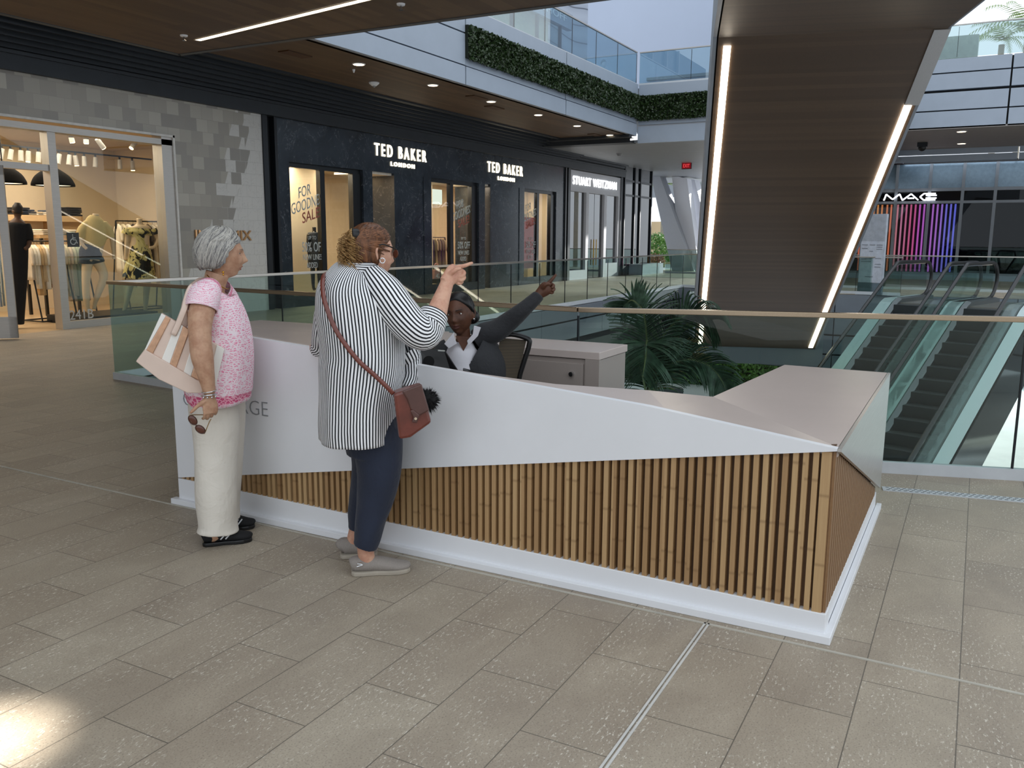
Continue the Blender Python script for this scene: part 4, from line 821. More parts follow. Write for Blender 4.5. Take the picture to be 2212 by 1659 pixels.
# window mannequins of the dark shop
def winmann(cx, y, label, top, bot, sc=1.0):
    o = thing('mannequin', label, 'mannequin', (cx, y, .26)); a = MB(); t = lambda P, R, **k: a.tube([(cx+x, y+d, .26+z*sc) for x, d, z in P], R, n=12, ref=(0, 1, 0), **k)
    t([(0, 0, 1.52), (0, 0, 1.40), (0, 0, 1.36), (0, 0, 1.15), (0, 0, 1.0), (0, 0, .85)], [.05, .05, (.18, .1), (.15, .11), (.12, .1), (.17, .12)])
    t([(-.09, 0, .88), (-.1, 0, .5), (-.1, 0, .1), (-.1, -.05, .02)], [.085, .06, .04, .04]); t([(.09, 0, .88), (.12, 0, .5), (.13, 0, .1), (.13, -.05, .02)], [.085, .06, .04, .04])
    t([(-.2, 0, 1.35), (-.24, 0, 1.1), (-.25, -.03, .85), (-.25, -.05, .75)], [.05, .04, .03, .03]); t([(.2, 0, 1.35), (.25, 0, 1.1), (.27, -.03, .85), (.27, -.05, .75)], [.05, .04, .03, .03]); a.build('body', MANB, o, remesh=.02, smi=2)
    a = MB(); t([(0, 0, 1.40), (0, 0, 1.36), (0, 0, 1.15), (0, 0, .98)], [(.12, .1), (.2, .12), (.18, .13), (.16, .13)]); a.build('top', top, o, smooth=True)
    if bot is not None: a = MB(); t([(0, 0, 1.0), (0, 0, .85), (0, 0, .55)], [(.15, .12), (.2, .14), (.22, .15)]); a.build('skirt', bot, o, smooth=True)
winmann(15.0, 14.2, 'glossy black mannequin in a cream top and dark skirt behind the sale lettering', M('cream_silk', 'd9cda8', .6), M('dark_skirt', '1d1d22', .8))
winmann(16.15, 14.15, 'glossy black mannequin in a dark suit at the right of the first window', M('dark_suit', '2c3036', .8), M('dark_trousers', '23262b', .8))
winmann(26.35, 14.3, 'mannequin in a pale dress in front of the red poster', M('pale_dress', 'd9d0c0', .7), M('pale_dress', 'd9d0c0', .7), .9)
scn = thing('display_screen', 'bright white screen hanging inside the doorway of the dark shop', 'screen', (18, 16.8, 2.4)); p0 = PY(803, 402, 16.5); p1 = PY(832, 442, 16.5); m = MB(); m.box(p0[0]-.3, p1[0], 16.5, 16.54, p1[2], p0[2]); m.build('panel', EM('screen_white', 'e8f2e6', 1.2), scn)
scn = thing('display_screen', 'bright white screen behind the middle window of the dark shop', 'screen', (22, 16.8, 2.4)); p0 = PY(932, 408, 16.5); p1 = PY(955, 442, 16.5); m = MB(); m.box(p0[0]-.3, p1[0], 16.5, 16.54, p1[2], p0[2]); m.build('panel', EM('screen_white', 'e8f2e6', 1.2), scn)
ch = thing('chandelier', 'small beaded chandelier in the doorway of the dark shop', 'chandelier', PY(818, 400, 15.6)); p = PY(818, 405, 15.6); m = MB()
for i in range(18): m.tube([(p[0]-.35+i*.042, 15.6, p[2]+.12), (p[0]-.35+i*.042, 15.6, p[2]-.32-.08*math.sin(i))], [.008, .008], n=5, sub=1)
m.build('strands', M('beads', 'b59f78', .3, .6), ch); m = MB(); m.box(p[0]-.4, p[0]+.4, 15.55, 15.65, p[2]+.1, p[2]+.14); m.build('frame', BRONZE, ch)
rk = PY(943, 520, 15.4); rack('clothes_rack', 'clothes rack with coats behind the middle window of the dark shop', rk[0]-.7, rk[0]+.5, 15.4, 1.55)
for i in range(7): garment('hanging_coat', rk[0]-.55+i*.16, 15.4, 1.49, .42, .95, CL(['6b5a44', '8a765a', '4a4138', '9a8468', '74624c', '5b4c3c', '8d7a60'][i]), f'brown tone coat behind the middle window, {words[i]} from the left', 'coats behind the middle window', ang=math.pi/2-.7, dress=True)
hb = thing('handbag', 'small pink handbag standing in the middle shop window', 'handbag', PY(943, 588, 13.9)); p = PY(943, 590, 13.9); m = MB(); m.prism([(p[0]-.2, 13.85, p[2]-.16), (p[0]+.2, 13.85, p[2]-.16), (p[0]+.14, 13.85, p[2]+.1), (p[0]-.14, 13.85, p[2]+.1)], (0, .12, 0)); m.build('body', M('pink_leather', 'd89a94', .4), hb, bevel=.01)
m = MB(); m.tube([(p[0]-.1, 13.9, p[2]+.1), (p[0]-.08, 13.9, p[2]+.26), (p[0]+.08, 13.9, p[2]+.26), (p[0]+.1, 13.9, p[2]+.1)], [.012]*4, n=6); m.build('handle', M('pink_leather', 'd89a94', .4), hb)
m = MB(); m.box(p[0]-.35, p[0]+.35, 13.65, 14.1, .24, p[2]-.16); tag(m.build('display_plinth', DARK), 'dark plinth under the pink handbag', 'plinth')
o = text('house_number', '423', DEC, (20.2, YS-.01, .42), (1, 0, 0), .13, .34, .004); tag(o, 'small pale unit number low on the marble pier', 'number')
# -------------------------------- white shoe shop
m = MB(); m.box(29.05, 34.1, YS+.0, YS+.2, 3.25, 4.0); m.box(30.6, 30.85, YS, YS+.2, 0, 3.25); m.box(32.4, 32.65, YS, YS+.2, 0, 3.25); m.box(33.9, 34.1, YS, YS+.2, 0, 3.25); m.box(29.05, 30.6, YS, YS+.2, 0, .35); m.box(32.65, 33.9, YS, YS+.2, 0, .55)
S('wall_left', m, M('white_shop_front', 'c3c5cc', .45, var=.01))
m = MB(); m.box(29.05, 30.6, YS+.1, YS+.12, .35, 3.25); S('window_10', m, DG); m = MB(); m.box(32.65, 33.9, YS+.1, YS+.12, .55, 3.25); S('window_11', m, DG)
m = MB(); m.box(30.85, 31.6, YS+.1, YS+.13, 0, 3.25); S('door_1', m, DG); m = MB(); m.box(31.64, 32.4, YS+.1, YS+.13, 0, 3.25); S('door_1', m, DG)
m = MB()
for x in (31.5, 31.75): m.tube([(x, YS+.04, .5), (x, YS+.04, 1.5)], [.02, .02], n=8, sub=1)
tag(m.build('pull_handles', M('brass', 'caa55c', .3, .9)), 'pair of tall brass pulls on the white shoe shop doors', 'door handle')
m = MB(); m.box(28.9, 34.4, 16.5, 16.7, 0, 3.5); S('wall_back', m, WARMW); lamp('shop_lighting', 'AREA', (31.5, 14.8, 3.2), 30, (1, .9, .75), 2, rot=(0, 0, 0))
m = MB(); m.box(34.1, 34.4, YS-.03, YS+.2, 0, 4.7); S('trim_22', m, DARK)
for i, z in enumerate((1.6, 2.2)): m = MB(); m.box(30.9, 32.2, 16.1, 16.5, z, z+.05); tag(m.build('display_shelf', SHELFW), ['lower', 'upper'][i]+' lit shelf on the back wall of the white shoe shop', 'shelf')
o = text('shop_sign', 'STUART WEITZMAN', EM('sign_cool', 'ffffff', 3.2), (29.32, YS-.03, 3.50), (1, 0, 0), .30, 4.3, .03, bold=.002, space=1.15); tag(o, 'bright white shop name on the pale sign band of the shoe shop', 'sign')
# ================================================================ RECEPTION DESK
ZT = [(.41, .775), (1.16, .865), (2.29, .951), (2.96, .992), (4.01, 1.06)]
zt = lambda y: float(np.interp(y, [a for a, _ in ZT], [b for _, b in ZT])); zl = lambda y: .766+(y-.41)/(4.01-.41)*(.160-.766); zp = lambda y: .112+(y-.41)/3.6*.042
desk = thing('reception_desk', 'long faceted white reception desk with a wedge of vertical bamboo slats and pale blush top', 'reception desk', (3.33, 2.2, 0))
X0 = 3.33
m = MB(); m.prism([(X0, y, z) for y, z in ZT]+[(X0, 4.01, .160), (X0, .41, .766)], (.035, 0, 0)); m.prism([(X0+.1, 4.0, 0), (X0+.1, 4.0, .84), (4.5, 4.0, .84), (4.5, 4.0, 0)], (0, -.03, 0)); m.build('front_panel', CORIAN, desk)
# counter: ribbon that follows the sloping front edge, then the wide return
def inner(px, py, z): return G(px, py, z)
I = [inner(1540, 857, .785), inner(1400, 843, .855), inner(1200, 823, .915), inner(995, 803, .958)]
XC = X0+.036; print('I', [tuple(np.round(i, 3)) for i in I]); I = [np.array([max(i[0], XC+.01), i[1], min(i[2], zt(i[1]))]) for i in I]
top_out = [(XC, .412, .775), (XC, I[0][1], zt(I[0][1])), (XC, I[1][1], zt(I[1][1])), (XC, I[2][1], zt(I[2][1])), (XC, I[3][1], zt(I[3][1])), (XC, 3.4, zt(3.4)), (XC, 4.0, zt(4.0))]
top_in = [None, tuple(I[0]), tuple(I[1]), tuple(I[2]), tuple(I[3]), (XC+.05, 3.4, zt(3.4)-.005), (XC+.10, 4.0, zt(4.0)-.005)]
m = MB(); dz = np.array([0, 0, -.04])
def sheet(q):
    q = [np.array(x, float) for x in q]; m.add(q+[x+dz for x in q], [tuple(range(len(q))), tuple(range(2*len(q)-1, len(q)-1, -1))]+[(i, i+len(q), (i+1) % len(q)+len(q), (i+1) % len(q)) for i in range(len(q))])
R1 = G(1916, 805, .80); R2 = G(1695, 788, .80); R1 = (R1[0], .412, .80)
sheet([top_out[0], R1, R2, tuple(I[0])]); sheet([top_out[0], tuple(I[0]), top_out[1]])
for k in range(1, 6): sheet([top_out[k], top_in[k], top_in[k+1], top_out[k+1]])
m.build('countertop', COUNT, desk)
m = MB(); m.prism([(X0-.001, .395, .776), (R1[0], .395, .801), (R1[0]-.06, .395, .135), (X0-.001, .395, .765)], (0, .014, 0)); m.build('end_panel', m_brush('brushed_grey_facet', 'bdbbb8', .3, .55), desk, label='brushed grey facet at the right end')
m = MB(); pitch = .0372; y = .475
while y < 3.99:
    if zl(y)-zp(y) > .012: m.box(X0+.012, X0+.044, y, y+.021, zp(y)-.004, zl(y)+.01)
    y += pitch
m.box(X0+.012, X0+.044, .430, .466, zp(.42)-.004, .757); m.build('slat_screen', BAMB, desk, label='vertical bamboo slats')
m = MB(); m.prism([(X0+.044, 4.0, .15), (X0+.044, 4.0, .17), (X0+.044, .42, .78), (X0+.044, .42, .1)], (.02, 0, 0)); m.build('slat_backing', SLATB, desk)
m = MB(); m.prism([(X0+.016, .427, .765), (R1[0]-.09, .427, .14), (R1[0]-.09, .427, .10), (X0+.016, .427, .10)], (0, .03, 0))
for i in range(30):
    x = X0+.02+i*.06; zz = .765-(x-X0)*(.63/1.84)
    if zz > .13: m.box(x, x+.045, .416, .426, .10, zz)
m.build('end_slats', m_wood('end_wood', ('7d5b3b', '8f6c47', 'a07c55'), (2, .05), 'z', .5), desk)
m = MB(); m.hexa([(X0+.006, .41, 0), (X0+.10, .41, 0), (X0+.10, 4.02, 0), (X0+.006, 4.02, 0), (X0+.006, .41, zp(.41)), (X0+.10, .41, zp(.41)), (X0+.10, 4.02, zp(4.02)), (X0+.006, 4.02, zp(4.02))])
m.box(X0-.022, X0+.02, .385, 4.06, 0, .034); m.box(X0+.021, R1[0]-.02, .385, .412, 0, .034); m.box(X0+.101, R1[0]-.07, .414, .47, 0, .112)
m.build('plinth', CORIAN, desk, bevel=.003)
m = MB(); m.box(X0+.07, X0+.10, .45, 4.0, .1, .72); m.box(R2[0]-.06, R2[0]-.03, .45, 1.02, 0, .755); m.box(4.1, R2[0]-.06, 1.0, 1.03, 0, .755); m.build('inner_panel', COUNTD, desk)
tl = text('lettering', 'CONCIERGE', M('letter_grey', '9da0a4', .4, .4), (X0-.003, 3.925, .600), (0, -1, 0), .078, .645, .004, desk, label='thin grey engraved word', bold=-.018)
# cabinet behind
ZC = .88; cab = thing('storage_cabinet', 'low taupe storage cabinet with round locks behind the seated receptionist', 'cabinet', (4.95, 3.5, 0))
A = G(1363, 745, ZC); B_ = G(1295, 762, ZC); cx0 = B_[0]; cx1 = A[0]; cy0 = B_[1]; cy1 = 5.1
m = MB(); m.box(cx0+.012, cx1, cy0+.01, cy1, 0, ZC-.05); m.build('body', COUNTD, cab); m = MB(); m.box(cx0, cx1+.01, cy0, cy1+.01, ZC-.045, ZC); m.build('top', COUNT, cab, bevel=.003)
m = MB(); m.box(cx0-.002, cx0+.02, cy0, cy0+.09, 0, ZC-.045); m.build('end_stile', COUNTD, cab)
y = cy0+.10
for i in range(6):
    d_ = MB(); d_.box(cx0-.004, cx0+.012, y+.004, y+.475, .06, ZC-.075); dr = d_.build('door', COUNTD, cab, bevel=.002)
    k = MB(); kc = (cx0-.004, y+.075, ZC-.14); k.tube([kc, (kc[0]-.02, kc[1], kc[2])], [.016, .014], n=14, sub=1); k.build('lock', CHROME, dr); k = MB(); k.tube([(kc[0]-.02, kc[1], kc[2]), (kc[0]-.022, kc[1], kc[2])], [.010, .010], n=10, sub=1); k.build('keyhole', BLACK, dr); y += .48
# inner work surface on the left, seen behind the women
m = MB(); sheet([G(a, b, ZC-.001) for a, b in ((545, 697), (677, 703), (970, 716), (965, 731), (901, 744), (700, 758), (545, 760))]); m.build('wing_top', COUNT, cab)
# office chair
FC = np.array([4.28, 1.98, 0]); chair = thing('office_chair', 'black mesh-backed office chair of the seated receptionist', 'chair', FC)
class Pl:
    pass
m = MB(); fc = Fig(FC)
m_ = MB(); fr = [(1118, 728), (1146, 730), (1148, 742), (1138, 775), (1126, 817), (1118, 850)]
fc.tube(m_, [(a, b, .02, 5.5, .02) for a, b in [(1075, 728), (1105, 722), (1140, 732), (1143, 745), (1134, 775), (1123, 810), (1110, 860), (1060, 872), (1000, 865)]], n=10); m_.build('back_frame', BLACK, chair, smooth=True)
P4 = [fc.P(1080, 730, .03), fc.P(1137, 735, .03), fc.P(1108, 862, .0), fc.P(1060, 868, .0)]
def m_mesh():
    t = NT('chair_mesh'); v = t.mapped(scale=(1, 1, 1)); w = t.n('ShaderNodeTexWave', bands_direction='Z'); t.l(v, w.inputs['Vector']); w.inputs['Scale'].default_value = 38
    return t.bsdf(t.ramp(w.outputs['Fac'], [(.3, '1a1b1c'), (.7, '6b5d48')]), .8)
m_ = MB(); m_.prism(P4, tuple(fc.n*.008)); m_.build('back_mesh', m_mesh(), chair)
m_ = MB(); m_.tube([FC+np.array([-.02, .02, .40]), FC+np.array([-.02, .02, .44]), FC+np.array([-.02, .02, .48])], [(.24, .24), (.26, .25), (.22, .22)], n=24); m_.build('seat', BLACK, chair, smooth=True)
m_ = MB(); m_.tube([FC+np.array([0, 0, .40]), FC+np.array([0, 0, .09])], [.03, .03], n=12, sub=1); m_.build('gas_column', DARK, chair)
for i in range(5):
    a = i*2*math.pi/5; e = FC+np.array([.30*math.cos(a), .30*math.sin(a), .07]); m_ = MB(); m_.tube([FC+np.array([0, 0, .11]), e], [.025, .018], n=8, sub=1); lg = m_.build('leg', BLACK, chair); m_ = MB(); m_.ball(e-np.array([0, 0, .035]), .033, 12, 8); m_.build('castor', BLACK, lg, smooth=True)
# back of the terminal on the desk
ft = Fig((3.85, 2.40, 0)); term = thing('desk_terminal', 'black desk terminal seen from behind in front of the receptionist', 'monitor', ft.P(940, 800, 0))
m = MB(); P = [ft.P(902, 752, 0), ft.P(961, 757, .05), ft.P(991, 803, -.06), ft.P(985, 835, -.06), ft.P(905, 820, -.08)]; m.prism(P, tuple(ft.n*.03)); m.build('housing', BLACK, term, bevel=.006)
m = MB(); m.tube([ft.P(926, 781, -.045), ft.P(926, 781, -.03)], [.03, .03], n=20, sub=1, ref=(0, 0, 1)); m.build('port', M('matt_black', '050505', .9), term)
m = MB(); m.prism([ft.P(946, 756, -.03), ft.P(961, 757, -.03), ft.P(961, 759.5, -.03), ft.P(946, 758.5, -.03)], tuple(ft.n*.01)); m.build('light_slot', M('pale_slot', 'b5b8b2', .4), term)
m = MB(); m.prism([ft.P(900, 835, -.12), ft.P(1000, 842, -.12), ft.P(1000, 842, .14), ft.P(900, 835, .14)], (0, 0, .02)); m.build('stand_base', BLACK, term)
m = MB(); m.prism([ft.P(1000, 799, -.02), ft.P(1012, 802, -.02), ft.P(1026, 807, -.02), ft.P(1028, 812, -.02), ft.P(1000, 810, -.02)], tuple(ft.n*.08)); tag(m.build('desk_phone', BLACK, bevel=.006), 'small black handset just showing above the desk edge beside the receptionist', 'phone')
# ================================================================ BIG TIMBER UNDERSIDE (escalator truss) WITH LIGHT STRIPS
az = math.radians(17.143); el = math.radians(29.65); hh = np.array([math.cos(az), math.sin(az), 0]); hd = hh*math.cos(el)-np.array([0, 0, math.sin(el)]); sr = np.array([math.sin(az), -math.cos(az), 0])
Q = np.array([20.99, 6.12, -1.1]); Wd = 2.87; nrm = np.cross(sr, hd); nrm = nrm if nrm[2] > 0 else -nrm
d = ray(2035, 62); t_ = nrm.dot(Q-CAM)/nrm.dot(d); KT = CAM+d*t_; tk = -(KT-Q).dot(hd)                        # length of the incline
zk = Q[2]+tk*math.sin(el); Kl = Q-hd*tk; He = Kl-hh*9.0  # level top run lengthened out of view to shade the floor at right
box = thing('escalator_underside', 'huge timber-clad escalator underside descending from above us, with a light strip along each edge', 'escalator', Q)
def prof(w0, w1, zo, th):
    up = np.array([0, 0, 1.0]); a = [Q, Kl, He, He+up*th, Kl+up*th+hh*.25, Q+up*th]
    return [p+sr*w0+up*zo for p in a]
m = MB(); m.prism(prof(0, 0, 0, .95), tuple(sr*Wd)); m.build('cladding', WBOX, box)
up = np.array([0, 0, 1.0])
m = MB(); m.prism([p-sr*.02 for p in prof(-.0, 0, .01, 1.0)], tuple(-sr*.05)); m.prism([p for p in prof(Wd, 0, .02, 1.0)], tuple(sr*.05)); m.build('edge_trim', GREYM, box)
for w0, t0, t1 in ((.075, .12, tk*.985), (Wd-.16, .12, tk*.86)):
    m = MB(); a = Q-hd*t0+sr*w0-nrm*.004; b = Q-hd*t1+sr*w0-nrm*.004; m.hexa([a, a+sr*.1, b+sr*.1, b, a-nrm*.02, a+sr*.1-nrm*.02, b+sr*.1-nrm*.02, b-nrm*.02]); m.build('light_strip', LED, box)
a = Q-hd*tk*.86+sr*(Wd-.16)-nrm*.003; b = Q-hd*tk+sr*(Wd-.16)-nrm*.003; m = MB(); m.hexa([a, a+sr*.2, b+sr*.2, b, a-nrm*.015, a+sr*.2-nrm*.015, b+sr*.2-nrm*.015, b-nrm*.015]); m.build('unlit_strip', ALU, box, label='grey unlit end of the strip')
m = MB(); q = Q+hh*.05-sr*.15; e = 5.9; m.prism([q+up*(-.42), q+sr*(Wd+.35)+up*(-.42), q+sr*(Wd+.35)+hh*e+up*(-.42), q+hh*e+up*(-.42)], (0, 0, 1.44)); m.build('landing_box', GREYD, box)
# ================================================================ ESCALATORS ON THE FAR SIDE
STEPM = m_brush('step_metal', '3a3d3e', .5, .5); HAND = M('black_rubber', '141416', .35); SKIRT = m_brush('pale_deck', 'c9d2d4', .35, .3); INNER = m_brush('inner_skirt', '6e7274', .3, .7)
ea = math.radians(-17.0); eh = np.array([math.cos(ea), math.sin(ea), 0]); er = np.array([math.sin(ea), -math.cos(ea), 0]); tn = math.tan(math.radians(30))
def zfl(a): return 0.0 if a > -1.0 else max((a+1.0)*tn, ZG+.02)
def escalator(O, wid, label):
    o = thing('escalator', label, 'escalator', (*O[:2], ZG), 'escalators up to the far landing')
    L = lambda a, b, c: O+eh*a+er*b+np.array([0, 0, c])
    A = [1.2, .6, 0, -.9, -1.15, -1.9]+[-1.9-i*.95 for i in range(1, 9)]; end = -9.9
    A = [a for a in A if a > end]+[end, end-1.6]
    for side, b0 in (('left', 0.0), ('right', wid)):
        s = 1 if side == 'right' else -1
        lo = [L(a, b0, zfl(a)+.10) for a in A]; hi = [L(a, b0, zfl(a)+.93) for a in A]
        hi[0] = L(.95, b0, .85); lo[0] = L(1.0, b0, .25); m = MB()
        for i in range(len(A)-1):
            q = [lo[i], lo[i+1], hi[i+1], hi[i]]; m.add([p for p in q]+[p+er*.012 for p in q], [(0, 1, 2, 3), (7, 6, 5, 4), (0, 4, 5, 1), (3, 2, 6, 7)])
        m.build('balustrade_glass', GLASS('esc_glass', 'e9f4f1', .04, 5), o)
        pts = [L(.75, b0, .10), L(1.05, b0, .18), L(1.28, b0, .42), L(1.30, b0, .70), L(1.12, b0, .93), L(.80, b0, 1.0)]+[L(a, b0, zfl(a)+1.0) for a in A[2:]]
        m = MB(); m.tube(pts, [(.045, .04)]*len(pts), n=10, sub=3); m.build('handrail', HAND, o, smooth=True)
        pts = [L(.80, b0, .955)]+[L(a, b0, zfl(a)+.955) for a in A[2:]]; m = MB(); m.tube(pts, [.022]*len(pts), n=6, sub=2); m.build('handrail_track', CHROME, o)
        m = MB()
        for i in range(len(A)-1):           # deck beside the glass and the skirt below it
            for u0, u1, z0, z1, mm in ((.02, .30, .02, .10, 0),):
                q = []
                for a in (A[i], A[i+1]):
                    for (u, z) in ((u0, z0), (u1, z0), (u1, z1), (u0, z1)): q.append(L(a, b0+s*u, zfl(a)+z))
                m.hexa(q)
        m.build('outer_deck', SKIRT, o); m = MB()
        for i in range(len(A)-1):
            q = []
            for a in (A[i], A[i+1]):
                for (u, z) in ((-.02, -.25), (-.14, -.25), (-.14, .10), (-.02, .13)): q.append(L(a, b0+s*u, zfl(a)+z))
            m.hexa(q)
        m.build('inner_skirt', INNER, o)
    for i in range(23):
        a = -1.0-i*.40; z = max((a+1.0)*tn, ZG); m = MB(); q = lambda aa, zz: [L(aa, .14, zz), L(aa, wid-.14, zz)]
        p0 = L(a, .14, z); m.hexa([L(a-.40, .14, z-.26), L(a-.40, wid-.14, z-.26), L(a+.02, wid-.14, z-.03), L(a+.02, .14, z-.03), L(a-.40, .14, z-.02), L(a-.40, wid-.14, z-.02), L(a+.02, wid-.14, z-.02), L(a+.02, .14, z-.02)])
        st_ = m.build('step', STEPM, o); m = MB()
    m = MB()
    for i in range(len(A)-1):
        q = []
        for a in (A[i], A[i+1]):
            for (u, z) in ((.0, -.85), (wid, -.85), (wid, -.3), (.0, -.3)): q.append(L(a, u, zfl(a)+z))
        m.hexa(q)
    m.build('truss', DARK, o)
    m = MB(); m.hexa([L(-1.0, .1, -.02), L(-1.0, wid-.1, -.02), L(1.3, wid-.1, -.02), L(1.3, .1, -.02), L(-1.0, .1, .012), L(-1.0, wid-.1, .012), L(1.3, wid-.1, .012), L(1.3, .1, .012)]); m.build('landing_plate', STEEL, o)
    return L
f23 = lambda px: (lambda p: np.array([p[0], p[1], 0]))(PD(px, 600, 22.8))
O1 = f23(2008)-eh*1.2; O2 = f23(2150)-eh*1.2; b2 = (O2-O1).dot(er); a2 = (O2-O1).dot(eh); wid = (f23(2121)-f23(2008)).dot(er)*1.25; O2 = O1+er*(wid*1.31)
escalator(O1, wid, 'left one of the two escalators rising away from us to the far landing')
L2 = escalator(O2, wid, 'right one of the two escalators rising away from us, partly cut by the frame')
m = MB()
for a0, a1 in ((-9.9, -1.0), (-1.0, 1.2)):
    q = [L2(a0, wid+.31, zfl(a0)-1.35), L2(a1, wid+.31, zfl(a1)-1.35), L2(a1, wid+.31, zfl(a1)+.1), L2(a0, wid+.31, zfl(a0)+.1)]
    m.add(q+[p+er*.04 for p in q], [(0, 1, 2, 3), (7, 6, 5, 4), (0, 4, 5, 1), (1, 5, 6, 2), (2, 6, 7, 3), (3, 7, 4, 0)])
tag(m.build('escalator_cladding', M('glossy_dark_cladding', '14110f', .06, 0, spec=.8)), 'glossy dark side cladding of the right escalator', 'cladding')
# ================================================================ PALM
FROND = m_leaf('palm_leaf', '2a3d2e', '4c6650', .35); DRY = m_leaf('dry_palm_leaf', '7a6f4c', 'a3956a', .6); STEM = M('palm_stem', '5d6a42', .5)
palm = thing('potted_palm', 'large feathery palm rising through the opening behind the desk', 'palm', (*PD(1405, 900, 9.6)[:2], ZG)); fp = Fig((*PD(1405, 900, 9.6)[:2], 0))
def frond(pts, ll, wid_=.022, mat=FROND, droop=.5, n_=34, dry=0.0, start=.1):
    ll *= 1.12; wid_ *= .8; n_ = int(n_*1.6)
    P = [fp.P(*p) for p in pts]; Pc = []
    m = MB(); m.tube(P, [.016]+[.011]*(len(P)-2)+[.003], n=6); sub = MB(); k = 60
    # dense sampling of the rachis
    V = np.array(P); T = np.linspace(0, len(P)-1, k); C = np.stack([np.interp(T, range(len(P)), V[:, j]) for j in range(3)], 1)
    for _ in range(6): C[1:-1] = (C[:-2]+C[2:]+2*C[1:-1])/4
    lm = MB()
    for i in range(n_):
        f = start+(1-start)*i/(n_-1); q = C[min(k-1, int(f*(k-1)))]; q2 = C[min(k-1, int(f*(k-1))+1)]; tg = q2-C[max(0, int(f*(k-1))-1)]; tg = tg/np.linalg.norm(tg)
        L = ll*(.55+.75*math.sin(math.pi*min(1, .12+f*.82)))*RNG.uniform(.93, 1.05)
        for s in (-1, 1):
            sd = np.cross(tg, fp.n*.8+np.array([0, 0, .6])); sd /= np.linalg.norm(sd)
            d0 = sd*s*.9+tg*(.45+.4*f)+RNG.normal(0, .025, 3); d0 /= np.linalg.norm(d0); pts_ = [q]; d_ = d0.copy(); st_ = L/6
            for j in range(6):
                pts_.append(pts_[-1]+d_*st_); d_ = d_+np.array([0, 0, -droop*.42])*(.5+j*.25)/2; d_ /= np.linalg.norm(d_)
            w = [.5, 1, 1, .9, .7, .45, .03]; wd = np.cross(d0, np.array([0, 0, 1.0]))+tg*.3; wd /= np.linalg.norm(wd)
            vv = []
            for j, p in enumerate(pts_): vv += [p-wd*wid_*w[j]+np.array([0, 0, -.004]), p+np.array([0, 0, .006]), p+wd*wid_*w[j]+np.array([0, 0, -.004])]
            ff = []
            for j in range(6): ff += [(3*j, 3*j+1, 3*j+4, 3*j+3), (3*j+1, 3*j+2, 3*j+5, 3*j+4)]
            lm.add(vv, ff)
    fr_ = m.build('frond', STEM, palm); lm.build('leaflets', mat, fr_)
frond([(1400, 860, 0), (1398, 790, 0), (1396, 720, -.05), (1388, 670, -.1), (1366, 648, -.15), (1348, 660, -.15)], .30, n_=34, droop=.55)
frond([(1402, 860, 0), (1412, 770, .05), (1440, 715, .1), (1480, 680, .1), (1515, 676, .05), (1538, 690, .0)], .40, n_=36, droop=1.5)
frond([(1402, 870, 0), (1404, 790, -.1), (1400, 740, -.3), (1396, 742, -.45), (1394, 775, -.6), (1388, 815, -.62)], .36, n_=34, droop=.75)
frond([(1404, 875, 0), (1420, 815, 0), (1450, 786, 0), (1490, 776, 0), (1530, 788, 0), (1556, 815, 0), (1570, 848, 0)], .30, n_=40, droop=.9)
frond([(1404, 875, .1), (1430, 800, .2), (1462, 765, .3), (1490, 760, .3), (1512, 778, .3)], .20, n_=26, mat=DRY, droop=.5)
frond([(1400, 870, 0), (1385, 800, -.1), (1372, 770, -.15), (1362, 770, -.2), (1356, 790, -.2)], .26, n_=24, droop=.8)
frond([(1402, 870, .1), (1420, 790, .2), (1438, 752, .3), (1452, 745, .35), (1462, 765, .4)], .30, n_=26, mat=m_leaf('palm_leaf_lit_tint', '3a5a2c', '5c7d3e', .4), droop=.8)  # brighter copy of the leaf colour, light on this frond painted in
for i, (dx, dd) in enumerate(((-.12, 0), (.05, .08), (.16, -.05), (-.02, .2))):
    b = fp.P(1404, 900)+np.array([dx, dd, 0]); m = MB(); m.tube([(b[0], b[1], ZG), (b[0], b[1], -2.2), fp.P(1402, 865, .02*i)], [.06, .05, .03], n=10); m.build('trunk', M('bamboo_trunk', '8f7a55', .6, var=.15), palm)
pot = thing('planter', 'dark planter of the palm on the level below', 'planter', (*fp.P(1404, 900)[:2], ZG)); b = fp.P(1404, 900); m = MB(); m.tube([(b[0], b[1], ZG), (b[0], b[1], ZG+.7)], [.4, .5], n=24, sub=1); m.build('pot', DARK, pot)
# things just visible below the opening, beyond the palm
m = MB()
for i, px in enumerate((1372, 1386, 1440, 1462)):
    p = PD(px, 850, 15); m.box(p[0]-.08, p[0]+.08, p[1]-.1, p[1]+.1, ZG, -1.4)
S('trim_23', m, GREYM)
m = MB(); p = PD(1420, 850, 16.5); q = PD(1476, 850, 16.5); m.wallbox(p[:2], q[:2], ZG, -1.3, .2, 1); S('wall_below', m, M('dark_pier', '23282b', .4))
